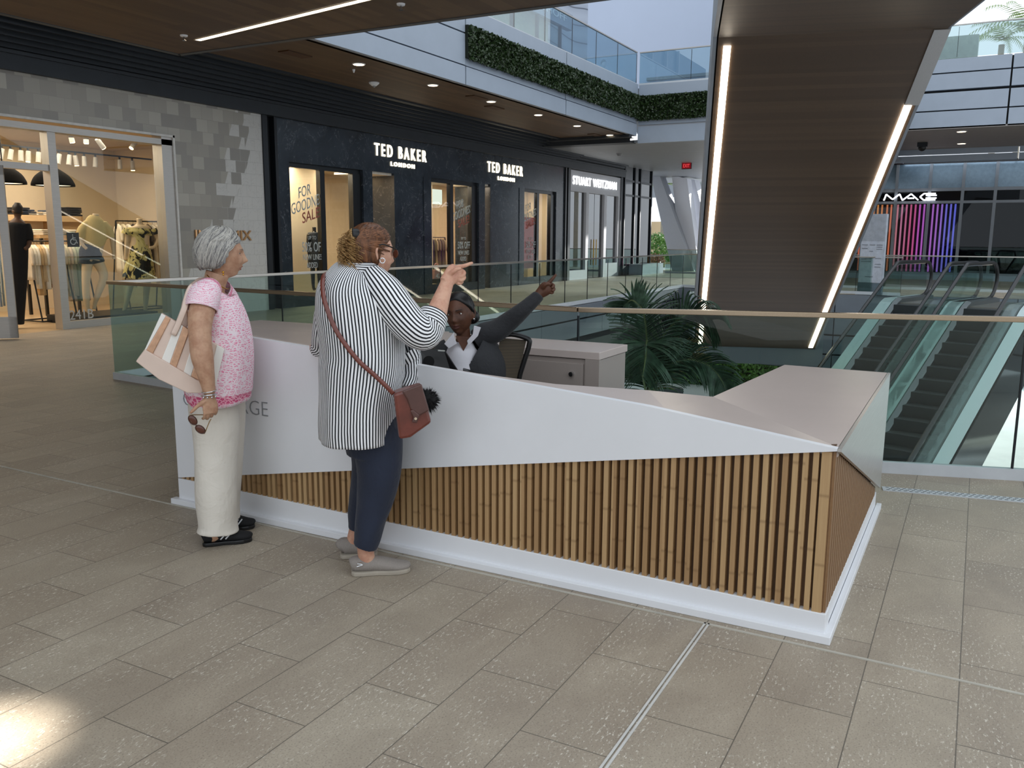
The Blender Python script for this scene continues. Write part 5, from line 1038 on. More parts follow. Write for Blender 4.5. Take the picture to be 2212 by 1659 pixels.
# distant palms against the sky at top right
def sky_palm(px, py, dist, sc, label):
    c = PD(px, py, dist); o = thing('palm_tree', label, 'palm', (c[0], c[1], ZG)); m = MB(); m.tube([(c[0], c[1], ZG), (c[0], c[1], c[2]-.3)], [.2, .16], n=8, sub=1); m.build('trunk', M('grey_trunk', '8d8778', .8), o); lm = MB()
    for k in range(16):
        a = k*2.4; el_ = .9-.1*(k % 8); dirv = np.array([math.cos(a)*math.cos(el_), math.sin(a)*math.cos(el_), math.sin(el_)]); p = np.array(c, float); dv = dirv.copy(); st = sc*.2
        for j in range(9):
            p2 = p+dv*st; dv = dv+np.array([0, 0, -.16]); dv /= np.linalg.norm(dv); sd = np.cross(dv, (0, 0, 1)); sd /= np.linalg.norm(sd)
            for s in (-1, 1):
                for u in (0, .5):
                    b0 = p+(p2-p)*u; e = b0+sd*s*sc*.30*(1-j/11)+dv*sc*.16+np.array([0, 0, -sc*.08]); w_ = dv*sc*.03; lm.add([b0-w_, b0+w_, e], [(0, 1, 2)])
            p = p2
    lm.build('fronds', m_leaf('sunny_palm', '5f7a3c', '93a85a', .5), o, kind='stuff')
sky_palm(2165, 85, 50, 1.5, 'sunlit palm crown above the roof terrace, left of two'); sky_palm(2222, 60, 47, 2.0, 'sunlit palm crown cut by the right edge of the frame')
sky_palm(1436, 395, 52, 2.6, 'palm crown visible between the slanted columns')
# ================================================================ PEOPLE
def gauss(x, s): return np.exp(-(x/s)**2)
def head(m, c, F, U, s=1.0, jaw=1.0, nose=1.0, lips=1.0, nu=72, nv=56):
    """one smooth head: c centre, F facing, U up; returns the surface function"""
    F = np.array(F, float); F /= np.linalg.norm(F); U = np.array(U, float); U -= F*U.dot(F); U /= np.linalg.norm(U); Lf = np.cross(U, F); c = np.array(c, float)
    def loc(th, ph):                                    # th from crown, ph from face direction towards its left
        z = math.cos(th); r = math.sin(th); x = r*math.cos(ph); y = r*math.sin(ph)
        ax = .098 if x > 0 else .098; X = x*ax; Y = y*.076; Z = z*(.112 if z > 0 else .118)
        if z < 0:                                      # narrower towards the chin, hollow at the nape
            k = min(1, -Z/.118); Y *= 1-.30*k**1.3; X = X*(1-.04*k) if x > 0 else X*(1-.52*k**1.2)
            if x > 0: X += .010*k*jaw
        if x > 0:
            f = min(1, x*1.8)
            X += f*(.024*nose*gauss(Y, .0095)*gauss(Z+.030, .013)+.016*nose*gauss(Y, .009)*gauss(Z+.008, .022)+.005*nose*gauss(abs(Y)-.012, .007)*gauss(Z+.036, .009)
                +.0045*gauss(Z-.026, .012)*gauss(Y, .05)-.0115*gauss(abs(Y)-.031, .017)*gauss(Z-.006, .013)+.005*gauss(abs(Y)-.040, .02)*gauss(Z+.028, .02)
                +.0085*lips*gauss(Y, .021)*gauss(Z+.058, .0065)+.0085*lips*gauss(Y, .019)*gauss(Z+.072, .0065)-.004*gauss(Y, .024)*gauss(Z+.0648, .0028)
                -.003*gauss(Y, .03)*gauss(Z+.083, .006)+.010*jaw*gauss(Y, .024)*gauss(Z+.100, .016))
        return np.array([X, Y, Z])*s
    W = lambda v: c+F*v[0]+Lf*v[1]+U*v[2]
    V = [W(loc(1e-3, 0))]
    for i in range(1, nv):
        for j in range(nu): V.append(W(loc(math.pi*i/nv, 2*math.pi*j/nu)))
    V.append(W(loc(math.pi-1e-3, 0))); E_ = len(V)-1; Fc = []
    for j in range(nu):
        j2 = (j+1) % nu; Fc.append((0, 1+j, 1+j2)); Fc.append((E_, E_-nu+j2, E_-nu+j))
        for i in range(nv-2): Fc.append((1+i*nu+j, 1+(i+1)*nu+j, 1+(i+1)*nu+j2, 1+i*nu+j2))
    m.add(V, Fc)
    for sg in (-1, 1):                                  # ears
        e = W(np.array([-.006, sg*.075, -.008])*s)
        m.tube([e+(U*-.028+F*.004)*s, e+(U*-.012+Lf*sg*.006-F*.004)*s, e+(U*.014+Lf*sg*.011-F*.012)*s, e+(U*.030+Lf*sg*.008-F*.004)*s, e+(U*.026+F*.008+Lf*sg*.004)*s], [.006*s, .0065*s, .007*s, .0065*s, .005*s], n=8)
        m.ball(e+(Lf*sg*.002)*s, (.012*s, .006*s, .022*s), 10, 8, axes=(F, Lf, U))
    def at(y, z, lift=0.0):                             # world point on the face at local y, z
        Z = z; k = max(0, min(1, -Z/.118)); zz = Z/(.112 if Z > 0 else .118); zz = max(-.98, min(.98, zz)); th = math.acos(zz); r = math.sin(th)
        Yn = .076*(1-.30*k**1.3) if Z < 0 else .076; sy = max(-.97, min(.97, y/(Yn*r))); ph = math.asin(sy); v = loc(th, ph); v[0] += lift; return W(v)
    return dict(at=at, W=W, F=F, U=U, L=Lf, s=s, c=c)
def patch(h, name, mat, yz, parent, lift=.0012, thick=.0):
    """thin skin patch lying on the face: yz = rows of (y, z) points"""
    m = MB(); R = len(yz); C = len(yz[0]); V = [h['at'](y, z, lift) for r in yz for y, z in r]; m.add(V, [(i*C+j, i*C+j+1, (i+1)*C+j+1, (i+1)*C+j) for i in range(R-1) for j in range(C-1)]); return m.build(name, mat, parent, smooth=True, solid=.0008)
def face_parts(h, parent, iris, lipm, browm, skin, open_=1.0, gaze=0.0, sides=(-1, 1)):
    s = h['s']
    for sg in sides:
        e = h['at'](sg*.031, .007, 0)-h['F']*.0090*s; m = MB(); m.ball(e, .0118*s, 16, 12, axes=(h['L'], h['U'], h['F'])); ey = m.build('eye', M('eye_white', 'd9d4cd', .2, var=.01), parent, smooth=True)
        d_ = h['F']*math.cos(gaze)+h['L']*math.sin(gaze); m = MB(); m.ball(e+d_*.0080*s, .0052*s, 14, 8); m.build('iris', iris, ey, smooth=True)
        # lids: two shallow shells over the ball
        for z0, z1 in ((.30, 1.25), (-1.25, -.36)):
            m = MB(); V = []; n1, n2 = 10, 6
            for a in np.linspace(-1.25, 1.25, n1):
                for b in np.linspace(z0, z1, n2): V.append(e+(h['F']*math.cos(a)*math.cos(b)+h['L']*math.sin(a)*math.cos(b)+h['U']*math.sin(b))*.0131*s)
            m.add(V, [(i*n2+j, (i+1)*n2+j, (i+1)*n2+j+1, i*n2+j+1) for i in range(n1-1) for j in range(n2-1)]); m.build('eyelid', skin, ey, smooth=True, solid=.0012)
        ys = np.linspace(.015, .048, 8); rows = [[(sg*y, .0245+.0035*math.sin((y-.015)/.033*math.pi*.8)+dz*(1-.6*(y-.015)/.033)) for y in ys] for dz in (-.0022, 0, .0022)]; patch(h, 'eyebrow', browm, rows, parent, .0016)
    ys = np.linspace(-.023, .023, 11); up_ = [[(y, -.0645+f*(.0095*(1-(y/.0235)**2)-(.0018*gauss(y, .004)))) for y in ys] for f in (0.04, .5, 1)]; lo_ = [[(y, -.0652-f*(.0105*(1-(y/.0235)**2))) for y in ys] for f in (.04, .5, 1)]
    patch(h, 'upper_lip', lipm, up_, parent, .001); patch(h, 'lower_lip', lipm, lo_, parent, .001)
def hand(m, w, T, N, L=.18, curls=(.3,)*4, thumb=.5, spread=.06, side=1, r=.0082, tdir=None):
    """w wrist, T towards the fingers, N palm normal (curl direction), side=+1 thumb on +S"""
    T = np.array(T, float); T /= np.linalg.norm(T); N = np.array(N, float); N -= T*N.dot(T); N /= np.linalg.norm(N); S_ = np.cross(T, N)*side; k = L/.18; w = np.array(w, float)
    m.tube([w-T*.03*k, w, w+T*.03*k, w+T*.065*k, w+T*.092*k], [(.026*k, .019*k), (.027*k, .018*k), (.036*k, .016*k), (.041*k, .014*k), (.037*k, .010*k)], n=16, ref=tuple(N))
    tips = []
    for i, (off, ln) in enumerate(((.029, .074), (.010, .081), (-.010, .074), (-.029, .060))):
        b = w+T*(.082-.004*abs(i-1))*k+S_*off*k; d = T+S_*(off*spread*20*.5); d /= np.linalg.norm(d); P = [b-d*.02*k, b]; c = curls[i] if hasattr(curls, '__len__') else curls
        for j, f in enumerate((.44, .31, .25)):
            a = c*(.9 if j == 0 else 1.0); d = d*math.cos(a)+N*math.sin(a); nn_ = d
            N2 = N; P.append(P[-1]+d*ln*f*k)
            Nn = N-d*N.dot(d); 
            N_l = Nn/np.linalg.norm(Nn) if np.linalg.norm(Nn) > 1e-3 else -T
            if j < 2: N_keep = N; 
            # rotate curl direction with the finger
            N_cur = (N*math.cos(a)-T*math.sin(a)) if j == 0 else N_cur
            if j >= 1: pass
            d_next = d
            if j < 2:
                a2 = c; ax = np.cross(T, N); d = d
        # rebuild with a clean rotation about the side axis
        P = [b-T*.02*k, b]; ang = 0
        for j, f in enumerate((.44, .31, .25)):
            ang += c*(.8 if j == 0 else 1.0); dd = (T+S_*off*spread*10)/np.linalg.norm(T+S_*off*spread*10)*math.cos(ang)+N*math.sin(ang); P.append(P[-1]+dd*ln*f*k)
        rr = r*k; m.tube(P, [rr*1.1, rr*1.12, rr*1.0, rr*.92, rr*.72], n=10, sub=3); tips.append(P[-1])
    d = (S_*.85+T*.55+N*.25); d /= np.linalg.norm(d); b = w+T*.022*k+S_*.024*k
    d2 = d*math.cos(thumb)+(T*.8+N*.6)/1.0*math.sin(thumb); d2 /= np.linalg.norm(d2)
    m.tube([b-d*.01*k, b+d*.02*k, b+d*.045*k, b+d*.045*k+d2*.03*k, b+d*.045*k+d2*.055*k], [.016*k, .014*k, .0105*k, .0095*k, .007*k], n=10); return tips
def strands(m, c, R, A, n_, l0, w, phr, thr, wave=.0, lift=.004, sweep=0.0, lim=None):
    """thin locks that lie on an ellipsoid shell from high to low"""
    for i in range(n_):
        ph = RNG.uniform(*phr); t0 = RNG.uniform(thr[0], thr[0]+.5*(thr[1]-thr[0])); t1 = min(thr[1], t0+RNG.uniform(.6, 1.0)*l0); P = []; k = 10; dph = RNG.normal(0, .10)+sweep*(1 if (ph % (2*math.pi)) < math.pi else -1); rr = 1+lift/R[0]*RNG.uniform(.6, 1.5)
        if lim: t1 = min(t1, lim(math.cos(ph+dph*.6))+RNG.normal(0, .03))
        if t1 < t0+.1: continue
        for j in range(k):
            t = t0+(t1-t0)*j/(k-1); p = ph+dph*j/(k-1)+wave*math.sin(j*1.3+i); 
            v = np.array([math.sin(t)*math.cos(p)*R[0], math.sin(t)*math.sin(p)*R[1], math.cos(t)*R[2]])*rr; P.append(np.array(c)+np.array(A).T@v)
        m.tube(P, [w*.5]+[w]*(k-2)+[w*.2], n=4, sub=1)
def shell(m, c, R, A, fn, nu=56, nv=36, tmax=math.pi, tmin=0.0):
    V = []
    for i in range(nv+1):
        t = tmin+(tmax-tmin)*i/nv
        for j in range(nu):
            p = 2*math.pi*j/nu; q = fn(t, p); V.append(np.array(c)+np.array(A).T@np.array([math.sin(t)*math.cos(p)*R[0]*q, math.sin(t)*math.sin(p)*R[1]*q, math.cos(t)*R[2]*q]))
    m.add(V, [(i*nu+j, (i+1)*nu+j, (i+1)*nu+(j+1) % nu, i*nu+(j+1) % nu) for i in range(nv) for j in range(nu)])
SK1 = m_skin('skin_fair_warm', 'c49c80', 'ac8066'); SK2 = m_skin('skin_fair', 'd2a58c', 'bd8872'); SK3 = m_skin('skin_deep', '5f3d2c', '4a2e21')
GOLD = M('gold_jewellery', 'd9a441', .2, 1, .02); SILV = M('silver_jewellery', 'd9d9da', .15, 1, .02)
# ------------------------------------------------ grey-haired woman
f = Fig(G(487, 1160)); gw = thing('person', 'grey-haired woman in a pink print blouse and cream trousers at the left of the desk', 'person', f.o)
hc = f.P(480, 549, 0); Fd = f.s*.97+f.n*.12; Fd /= np.linalg.norm(Fd)
m = MB(); H1 = head(m, hc, Fd+np.array([0, 0, -.04]), (0, 0, 1), 1.0, jaw=1.0, nose=1.0)
f.tube(m, [(470, 590, 0, 26, .055), (463, 612, 0, 26, .06), (455, 632, 0, 34, .075), (452, 655, 0, 52, .13), (462, 690, 0, 56, .14), (470, 760, 0, 58, .14), (470, 850, 0, 52, .15)])
f.tube(m, [(462, 840, -.02, 36, .08), (462, 1000, -.08, 26, .06), (462, 1140, -.09, 18, .045), (470, 1160, -.09, 16, .04)]); f.tube(m, [(492, 840, .08, 36, .08), (494, 1000, .11, 26, .06), (492, 1120, .12, 18, .045), (500, 1138, .12, 16, .04)])
f.tube(m, [(448, 640, -.12, 28, .055), (437, 668, -.21, 29, .055), (432, 700, -.25, 27, .052), (433, 740, -.285, 25, .046), (437, 772, -.30, 25, .043), (444, 805, -.30, 20, .038), (450, 835, -.295, 15.5, .030), (452, 848, -.29, 14.5, .026)], n=20)
f.tube(m, [(470, 640, .14, 24), (485, 690, .19, 21), (488, 760, .2, 19), (500, 800, .19, 14), (505, 835, .19, 12)])
hand(m, f.P(453, 856, -.29), f.P(457, 920, -.29)-f.P(453, 856, -.29), f.s*-.25-f.n*-.8, L=.165, curls=(.55, .62, .66, .72), thumb=.45, side=-1)
hand(m, f.P(505, 838, .19), (0, 0, -1), -f.s, L=.16, curls=(.4,)*4, side=1)
m.build('body', SK1, gw, remesh=.0034, smi=3)
face_parts(H1, gw, M('iris_brown', '3a2a1e', .2), M('lip_rose', 'a5655a', .5), M('brow_grey', '8b7a6e', .8), SK1, gaze=-.55)
# hair: layered grey bob
A_ = (H1['F'], H1['L'], H1['U']); hcc = H1['c']-H1['F']*.012+H1['U']*.006; RR = (.118, .100, .124)
HG = m_hair('hair_grey', [(.3, '55565a'), (.45, '8f9092'), (.6, 'b9b7b2'), (.75, 'dad7d0')], 70); HG2 = M('hair_silver', 'b9b5ad', .5, var=.06, scale=40); HG3 = M('hair_slate', '7d7b79', .5, var=.1, scale=40)
hlim = lambda x: float(np.interp(x, [-1, -.15, .12, .35, .7, 1], [2.25, 2.22, 1.95, 1.30, 1.05, 1.0]))
def hfn(t, p):
    x = math.cos(p); lowlim = 2.15 if x < .25 else 1.30+.45*(1-min(1, (x-.25)/.75))*0
    q = 1.0+.008*math.sin(9*p+3*t)
    lim = hlim(x); return q if t < lim else max(.6, q-(t-lim)*1.7)
m = MB(); shell(m, hcc, RR, A_, hfn, tmax=2.62); hr = m.build('hair', HG, gw, smooth=True, solid=.006)
for nm, mt, cnt in (('hair_locks', HG2, 210), ('hair_locks', HG3, 130), ('hair_locks', M('hair_ash', 'a5a29c', .5, var=.1, scale=40), 170)):
    m = MB(); strands(m, hcc, (RR[0]*1.01, RR[1]*1.01, RR[2]*1.01), A_, cnt*2, 2.3, .0024, (.5, 5.78), (.1, 2.34), wave=.015, lift=.005, sweep=.55, lim=hlim); strands(m, hcc, (RR[0]*1.0, RR[1]*1.01, RR[2]*1.0), A_, cnt//2, 1.0, .0024, (-1.3, 1.3), (.08, 1.15), wave=.015, lift=.007, sweep=.9, lim=hlim); m.build(nm, mt, hr, smooth=True)
e_ = f.P(482, 588, -.075); m = MB(); m.ball(e_, .006, 10, 8); m.ball(e_-np.array([0, 0, .012]), .005, 10, 8); m.build('earring', GOLD, gw, smooth=True)
m = MB(); m.tube([f.P(447, 594, -.075), f.P(456, 603, -.092), f.P(468, 613, -.092), f.P(482, 621, -.075), f.P(492, 624, -.03), f.P(495, 622, .02)], [.0028]*6, n=6); m.build('necklace', GOLD, gw)
# blouse
bf = lambda a, b: 1+.022*math.sin(9*b+5*a)*(1-a)
m = MB(); PINK = m_pink()
f.tube(m, [(478, 868, .0, 66, .185), (473, 840, .0, 74, .195), (476, 800, 0, 73, .195), (478, 760, 0, 71, .19), (476, 715, 0, 67, .18), (466, 675, 0, 62, .17), (455, 648, 0, 54, .16), (456, 632, 0, 45, .13), (463, 620, 0, 38, .10)], n=48, cap=False, fold=bf); m.build('blouse', PINK, gw, smooth=True, solid=.004)
m = MB(); f.tube(m, [(450, 627, -.11, 28, .07), (441, 641, -.17, 36, .075), (436, 658, -.195, 36, .075), (434, 668, -.205, 36, .073)], n=32, cap=False); f.tube(m, [(470, 625, .10, 30, .07), (483, 650, .16, 34, .07), (487, 672, .19, 34, .07)], n=24, cap=False); m.build('sleeves', PINK, gw, smooth=True, solid=.004)
# trousers
CR = m_cloth('cream_twill', 'ddd6ca', bscale=9, bstr=.7, var=.02, bd=.02)
tf = lambda a, b: 1+.035*math.sin(3*b+9*a)*a+.02*math.sin(14*a)
m = MB(); f.tube(m, [(468, 800, .0, 48, .14), (466, 838, .02, 56, .17), (462, 875, .0, 56, .17), (464, 910, .0, 54, .165)], n=28)
f.tube(m, [(462, 850, -.03, 50, .11), (466, 920, -.06, 52, .11), (467, 1000, -.08, 47, .105), (468, 1080, -.09, 45, .10), (470, 1130, -.09, 44, .10), (470, 1147, -.09, 45, .10)], n=30, fold=tf)
f.tube(m, [(486, 850, .08, 44, .11), (494, 920, .10, 36, .11), (494, 1000, .11, 31, .10), (490, 1080, .12, 29, .10), (489, 1116, .12, 29, .10)], n=28, fold=tf)
m.build('trousers', CR, gw, remesh=.005, smi=3)
def shoe(nm, fig, heel, toe, h, w, mat, solem, parent, open_=True, off=0.0, strap=None, deep=0):
    Hl = fig.P(*heel, off); Tl = fig.P(*toe, off); z0 = 0.0; Hl = np.array([Hl[0], Hl[1], 0]); d = Tl-Hl; d[2] = 0; L = np.linalg.norm(d); d /= L; s_ = np.array([-d[1], d[0], 0]); st = MB(); up_ = MB()
    for (q, z_a, z_b, g) in ((st, 0, .022, 1.06),):
        prof = [(-.0, .55), (.06, .85), (.2, .9), (.45, .82), (.65, 1.0), (.82, .98), (.95, .7), (1.0, .35)]; lower = []; upper = []
        for sg in (1, -1):
            for u, ww in (prof if sg == 1 else prof[::-1]): lower.append(Hl+d*(u*L)+s_*sg*w*ww*g*.5)
        n = len(lower); st.add([p+np.array([0, 0, z_a]) for p in lower]+[p+np.array([0, 0, z_b]) for p in lower], [tuple(range(n-1, -1, -1)), tuple(range(n, 2*n))]+[(i, (i+1) % n, (i+1) % n+n, i+n) for i in range(n)])
    P = [Hl+d*(u*L)+np.array([0, 0, z]) for u, z in ((.0, .045), (.08, h*.60), (.25, h*.58), (.42, h*.55), (.6, h*.46), (.8, h*.36), (.96, .028), (1.0, .024))]
    up_.tube(P, [(w*.28, .03), (w*.40, h*.42), (w*.42, h*.42), (w*.42, h*.42), (w*.47, h*.36), (w*.46, h*.28), (w*.30, .018), (w*.1, .008)], n=20, ref=(0, 0, 1)); sh = up_.build('shoe', mat, parent, smooth=True); st.build('sole', solem, sh, bevel=.006)
    if strap:
        m = MB()
        for u in strap: m.tube([Hl+d*(u-.07)*L+s_*w*.46*sg_+np.array([0, 0, h*.5]) if False else Hl+d*((u-.06+.12*k_)*L)-s_*w*(.50-.12*k_)*1.0+np.array([0, 0, h*(.42+.30*k_)]) for k_ in (0, .35, .7, 1.0) for sg_ in (1,)], [.0035]*4, n=6)
        m.build('trim_stripes', WHITE, sh)
    if deep: m = MB(); q = Hl+d*L*.12-s_*w*.46+np.array([0, 0, .062]); m.tube([q+d*.02+np.array([0, 0, .008]), q-d*.004+np.array([0, 0, .004]), q+d*.022-np.array([0, 0, .002]), q-d*.006-np.array([0, 0, .010])], [.002]*4, n=5, sub=3); m.build('logo', SILV, sh)
    return sh
BS = M('black_suede', '141416', .85); shoe('shoe', f, (437, 1166), (545, 1170), .085, .095, BS, BLACK, gw, off=-.09, strap=(.42, .52)); shoe('shoe', f, (470, 1140), (551, 1144), .085, .095, BS, BLACK, gw, off=.12, strap=(.5, .6))
m = MB(); m.ball(f.P(474, 1148, -.09), (.05, .035, .03), 14, 8, axes=(f.s, f.n, (0, 0, 1))); m.build('sock', M('white_sock', 'd9dbe4', .9), gw, smooth=True)
for k, (yy, mt) in enumerate(((845, SILV), (853, SILV))):
    m = MB(); c = f.P(451.5, yy, -.29); P = [c+f.s*.034*math.cos(a)+f.n*.031*math.sin(a)+np.array([0, 0, .004*math.cos(a+k)]) for a in np.linspace(0, 2*math.pi, 17)]; m.tube(P, [.0028 if k == 0 else .0038]*17, n=6, sub=1)
    if k: [m.ball(c+f.s*.034*math.cos(a)-f.n*.031*math.sin(a)-np.array([0, 0, .008]), .005, 8, 6) for a in (.6, 1.2, 1.8, 2.4)]
    m.build('bracelet', mt, gw, smooth=True)
# tote bag
tote = thing('tote_bag', 'cream tote bag with slanted white and rose-gold stripes under the arm of the grey-haired woman', 'bag', f.P(380, 800, -.16))
TL, BLs, BB, R_, RB = (348.6, 676.8), (312.7, 754.7), (293.3, 781), (485, 754), (462, 838); o1 = -.235; th = .028
def poly(pts, off, t, mat, name, lab=None): m = MB(); m.prism([f.P(a, b, off) for a, b in pts], tuple(f.n*t)); return m.build(name, mat, tote, bevel=.004, label=lab)
BEI = M('beige_leather', 'dcc5b6', .5, var=.02); WLE = M('white_leather', 'ece9e2', .5, var=.01); RGL = M('rose_gold_foil', 'c9a083', .28, .75, .08, 25)
poly([BLs, (423.5, 820), (466, 836), (452, 850), (405, 849), (343.5, 820), BB], o1-.006, .08, BEI, 'base_panel')
poly([TL, (409, 711.7), R_, (466, 836), (423.5, 820), BLs], o1+.012, .045, BEI, 'upper_panel')
import itertools
def lerp(a, b, t): return (a[0]+(b[0]-a[0])*t, a[1]+(b[1]-a[1])*t)
def topp(t): return lerp(TL, R_, t) if False else (lerp(TL, (409, 711.7), t/.46) if t < .46 else lerp((409, 711.7), R_, (t-.46)/.54))
def botp(t): return lerp(BLs, (423.5, 820), t/.70) if t < .70 else lerp((423.5, 820), (466, 836), (t-.7)/.3)
st_ = [(0, .075, 0, .02, WLE), (.075, .155, .02, .11, RGL), (.155, .23, .11, .22, None), (.25, .36, .23, .34, WLE), (.36, .47, .34, .43, RGL), (.47, .56, .43, .53, None), (.56, .68, .53, .63, WLE), (.68, .78, .63, .74, RGL), (.80, .87, .78, .88, None), (.88, 1.0, .88, 1.0, WLE)]
for a0, a1, b0, b1, mt in st_:
    if mt is not None: poly([topp(a0), topp(a1), botp(b1), botp(b0)], o1+.006, .006, mt, 'stripe', 'white stripe' if mt is WLE else 'rose gold foil stripe')
for dx, of in ((0, o1-.002), (14, o1+.05)):
    m = MB(); P = [f.P(374+dx, 724, of), f.P(385+dx, 700, of), f.P(398, 666, of+.0), f.P(403, 645, -.20), f.P(412, 622, -.18), f.P(430, 607, -.12), f.P(445, 604, -.05)]
    m.tube(P, [(.014, .003)]*len(P), n=8, ref=tuple(f.n)); m.build('strap', BEI, tote, smooth=True)
# sunglasses in her hand
sg_ = thing('sunglasses', 'brown sunglasses dangling from the hand of the grey-haired woman', 'sunglasses', f.P(425, 915, -.26)); TORT = M('tortoise', '4a2f22', .25); LENS = M('brown_lens', '5a3427', .08)
p = lambda a, b, o=-.305: f.P(a, b, o)
for (a, b), ang in (((416.4, 907.5), 1.02), ((432.7, 927.5), .78)):
    m = MB(); ax1 = f.s*math.cos(-ang)+np.array([0, 0, math.sin(-ang)]); ax2 = np.cross(f.n, ax1); m.ball(p(a, b), (.024, .015, .003), 18, 8, axes=(ax1, ax2, f.n)); ln = m.build('lens', LENS, sg_, smooth=True)
    m = MB(); P = [p(a, b)+ax1*.026*math.cos(t)+ax2*.0165*math.sin(t) for t in np.linspace(0, 2*math.pi, 15)]; m.tube(P, [.0022]*15, n=6, sub=1); m.build('rim', TORT, ln)
m = MB(); m.tube([p(422, 917), p(424.5, 919), p(426, 922)], [.0025]*3, n=6); m.build('bridge', TORT, sg_)
for P in ([p(410, 899), p(412, 896.5, -.30), p(436, 896, -.275), p(452, 897, -.275)], [p(441, 937), p(444, 932, -.29), p(452, 912, -.28), p(456, 905, -.28)]): m = MB(); m.tube(P, [.0024]*4, n=6); m.build('temple', M('gold_wire', 'a98a5c', .3, .8), sg_)
# ------------------------------------------------ woman in the striped shirt
f = Fig(G(800, 1222)); sw = thing('person', 'woman in a black and white striped shirt and dark jeans pointing to the right', 'person', f.o)
zz = lambda x, y: (640+.494*x, 450+.494*y)
Fd = f.s*.90+f.n*.44; Fd /= np.linalg.norm(Fd)
hc = f.P(801, 545, .02)
m = MB(); H2 = head(m, hc, Fd+np.array([0, 0, -.10]), (0, 0, 1), 1.04, nose=.7)
f.tube(m, [(796, 580, 0, 27, .06), (790, 606, 0, 32, .065), (786, 640, 0, 60, .10), (784, 700, 0, 75, .14), (786, 800, 0, 80, .16), (790, 880, 0, 70, .16), (804, 930, 0, 46, .13)])
f.tube(m, [(812, 940, -.04, 48, .1), (812, 1040, -.06, 40, .09), (800, 1120, -.08, 27, .065), (790, 1185, -.09, 19, .045), (795, 1212, -.09, 17, .036), (798, 1222, -.09, 14, .028)]); f.tube(m, [(796, 940, .1, 36, .09), (794, 1040, .12, 24, .07), (782, 1110, .13, 20, .055), (765, 1160, .14, 15, .04), (762, 1185, .14, 13, .03)])
# right arm: raised and pointing
f.tube(m, [(818, 632, -.08, 22, .05), (832, 640, -.12, 26, .055), (860, 665, -.15, 30, .055), (900, 712, -.18, 28, .05), (924, 716, -.16, 27, .048), (938, 690, -.12, 25, .045), (952, 650, -.07, 19, .035), (962, 622, -.04, 15.5, .029), (967, 607, -.03, 14.5, .026)], n=20)
w = f.P(967, 605, -.03); kn = f.P(986, 585, .0)
T = kn-w; T /= np.linalg.norm(T); m.tube([w-T*.02, w+T*.02, w+T*.05, w+T*.075], [(.031, .022), (.038, .024), (.043, .024), (.038, .02)], n=16, ref=tuple(f.n)); S2 = np.cross(T, f.n)
def chain(pts, r): m.tube([f.P(*q) for q in pts], r, n=10, sub=3)
chain([(976, 584, -.015), (988, 577, -.015), (1002, 574.5, -.01), (1013, 570.5, 0), (1021, 567.5, .01)], [.0115, .0105, .0098, .0088, .0066])
chain([(980, 590, .0), (996, 585, .0), (1003, 590, -.012), (997, 597, -.02), (990, 596, -.02)], [.0115, .0105, .0098, .0088, .007])
chain([(984, 598, .01), (998, 595, .005), (1003, 600, -.01), (996, 606, -.02), (989, 603, -.02)], [.011, .0100, .0095, .0085, .007])
chain([(984, 605, .02), (995, 604, .01), (998, 609, -.005), (991, 613, -.015), (985, 610, -.015)], [.010, .0092, .0086, .0078, .006])
chain([(968, 596, -.03), (977, 588, -.042), (986, 582, -.044), (996, 580, -.036)], [.014, .0115, .010, .0075])
# left arm resting on the desk
f.tube(m, [(735, 610, .16, 28), (712, 670, .24, 26), (705, 730, .30, 22), (690, 748, .42, 18), (682, 752, .52, 14)]); hand(m, f.P(682, 751, .53), f.n-f.s*.15, (0, 0, -1), L=.15, curls=(.15,)*4, side=-1)
m.build('body', SK2, sw, remesh=.0034, smi=3)
face_parts(H2, sw, M('iris_brown', '3a2a1e', .2), M('lip_rose', 'a5655a', .5), M('brow_brown', '6b4a33', .8), SK2)
A_ = (H2['F'], H2['L'], H2['U']); hcc = H2['c']-H2['F']*.010+H2['U']*.008; RR = (.112, .090, .122)
HB = m_hair('hair_brown', [(.3, '3c2415'), (.5, '5f3b24'), (.72, '8a5a38')], 60); HBL = m_hair('hair_blonde_curls', [(.25, '6f4c2a'), (.5, '9c7748'), (.75, 'c9a873')], 50)
def hfn2(t, p):
    x = math.cos(p); q = 1.0+.012*math.sin(17*p)
    if x > .15: lim = .95+.45*(1-(x-.15)/.85); q = q if t < lim else max(.7, q-(t-lim)*2.0)
    else: q = q if t < 2.05 else max(.6, q-(t-2.05)*.9)
    return q
m = MB(); shell(m, hcc, RR, A_, hfn2, tmax=2.5); hr = m.build('hair', HB, sw, smooth=True, solid=.004)
for mt, cnt in ((HB, 190), (M('hair_chestnut', '7a4e30', .4, var=.2, scale=30), 110)):
    m = MB(); pc = H2['c']-H2['F']*.112+H2['U']*.028                 # locks pulled back to the tie
    for i in range(cnt):
        ph = RNG.uniform(-1, 1)*2.3; t = RNG.uniform(.35, 1.6) if abs(ph) < 1.2 else RNG.uniform(.5, 1.7)
        if abs(ph) < .9: t = RNG.uniform(.5, .98)
        P = []
        for j in range(8):
            u = j/7; p_ = ph*(1-u)+(math.pi*np.sign(ph))*u; tt = t*(1-u)+1.32*u; v = np.array([math.sin(tt)*math.cos(p_)*RR[0], math.sin(tt)*math.sin(p_)*RR[1], math.cos(tt)*RR[2]])*1.025; P.append(hcc+np.array(A_).T@v)
        m.tube(P, [.0016]+[.0028]*6+[.002], n=4, sub=1)
    m.build('hair_locks', mt, hr, smooth=True)
pc = f.P(766, 508, -.04); m = MB(); m.tube([pc-H2['F']*.02, pc, pc+H2['F']*.02], [.028, .03, .028], n=14); m.build('hair_tie', BLACK, hr, smooth=True)
pt = thing; m = MB()
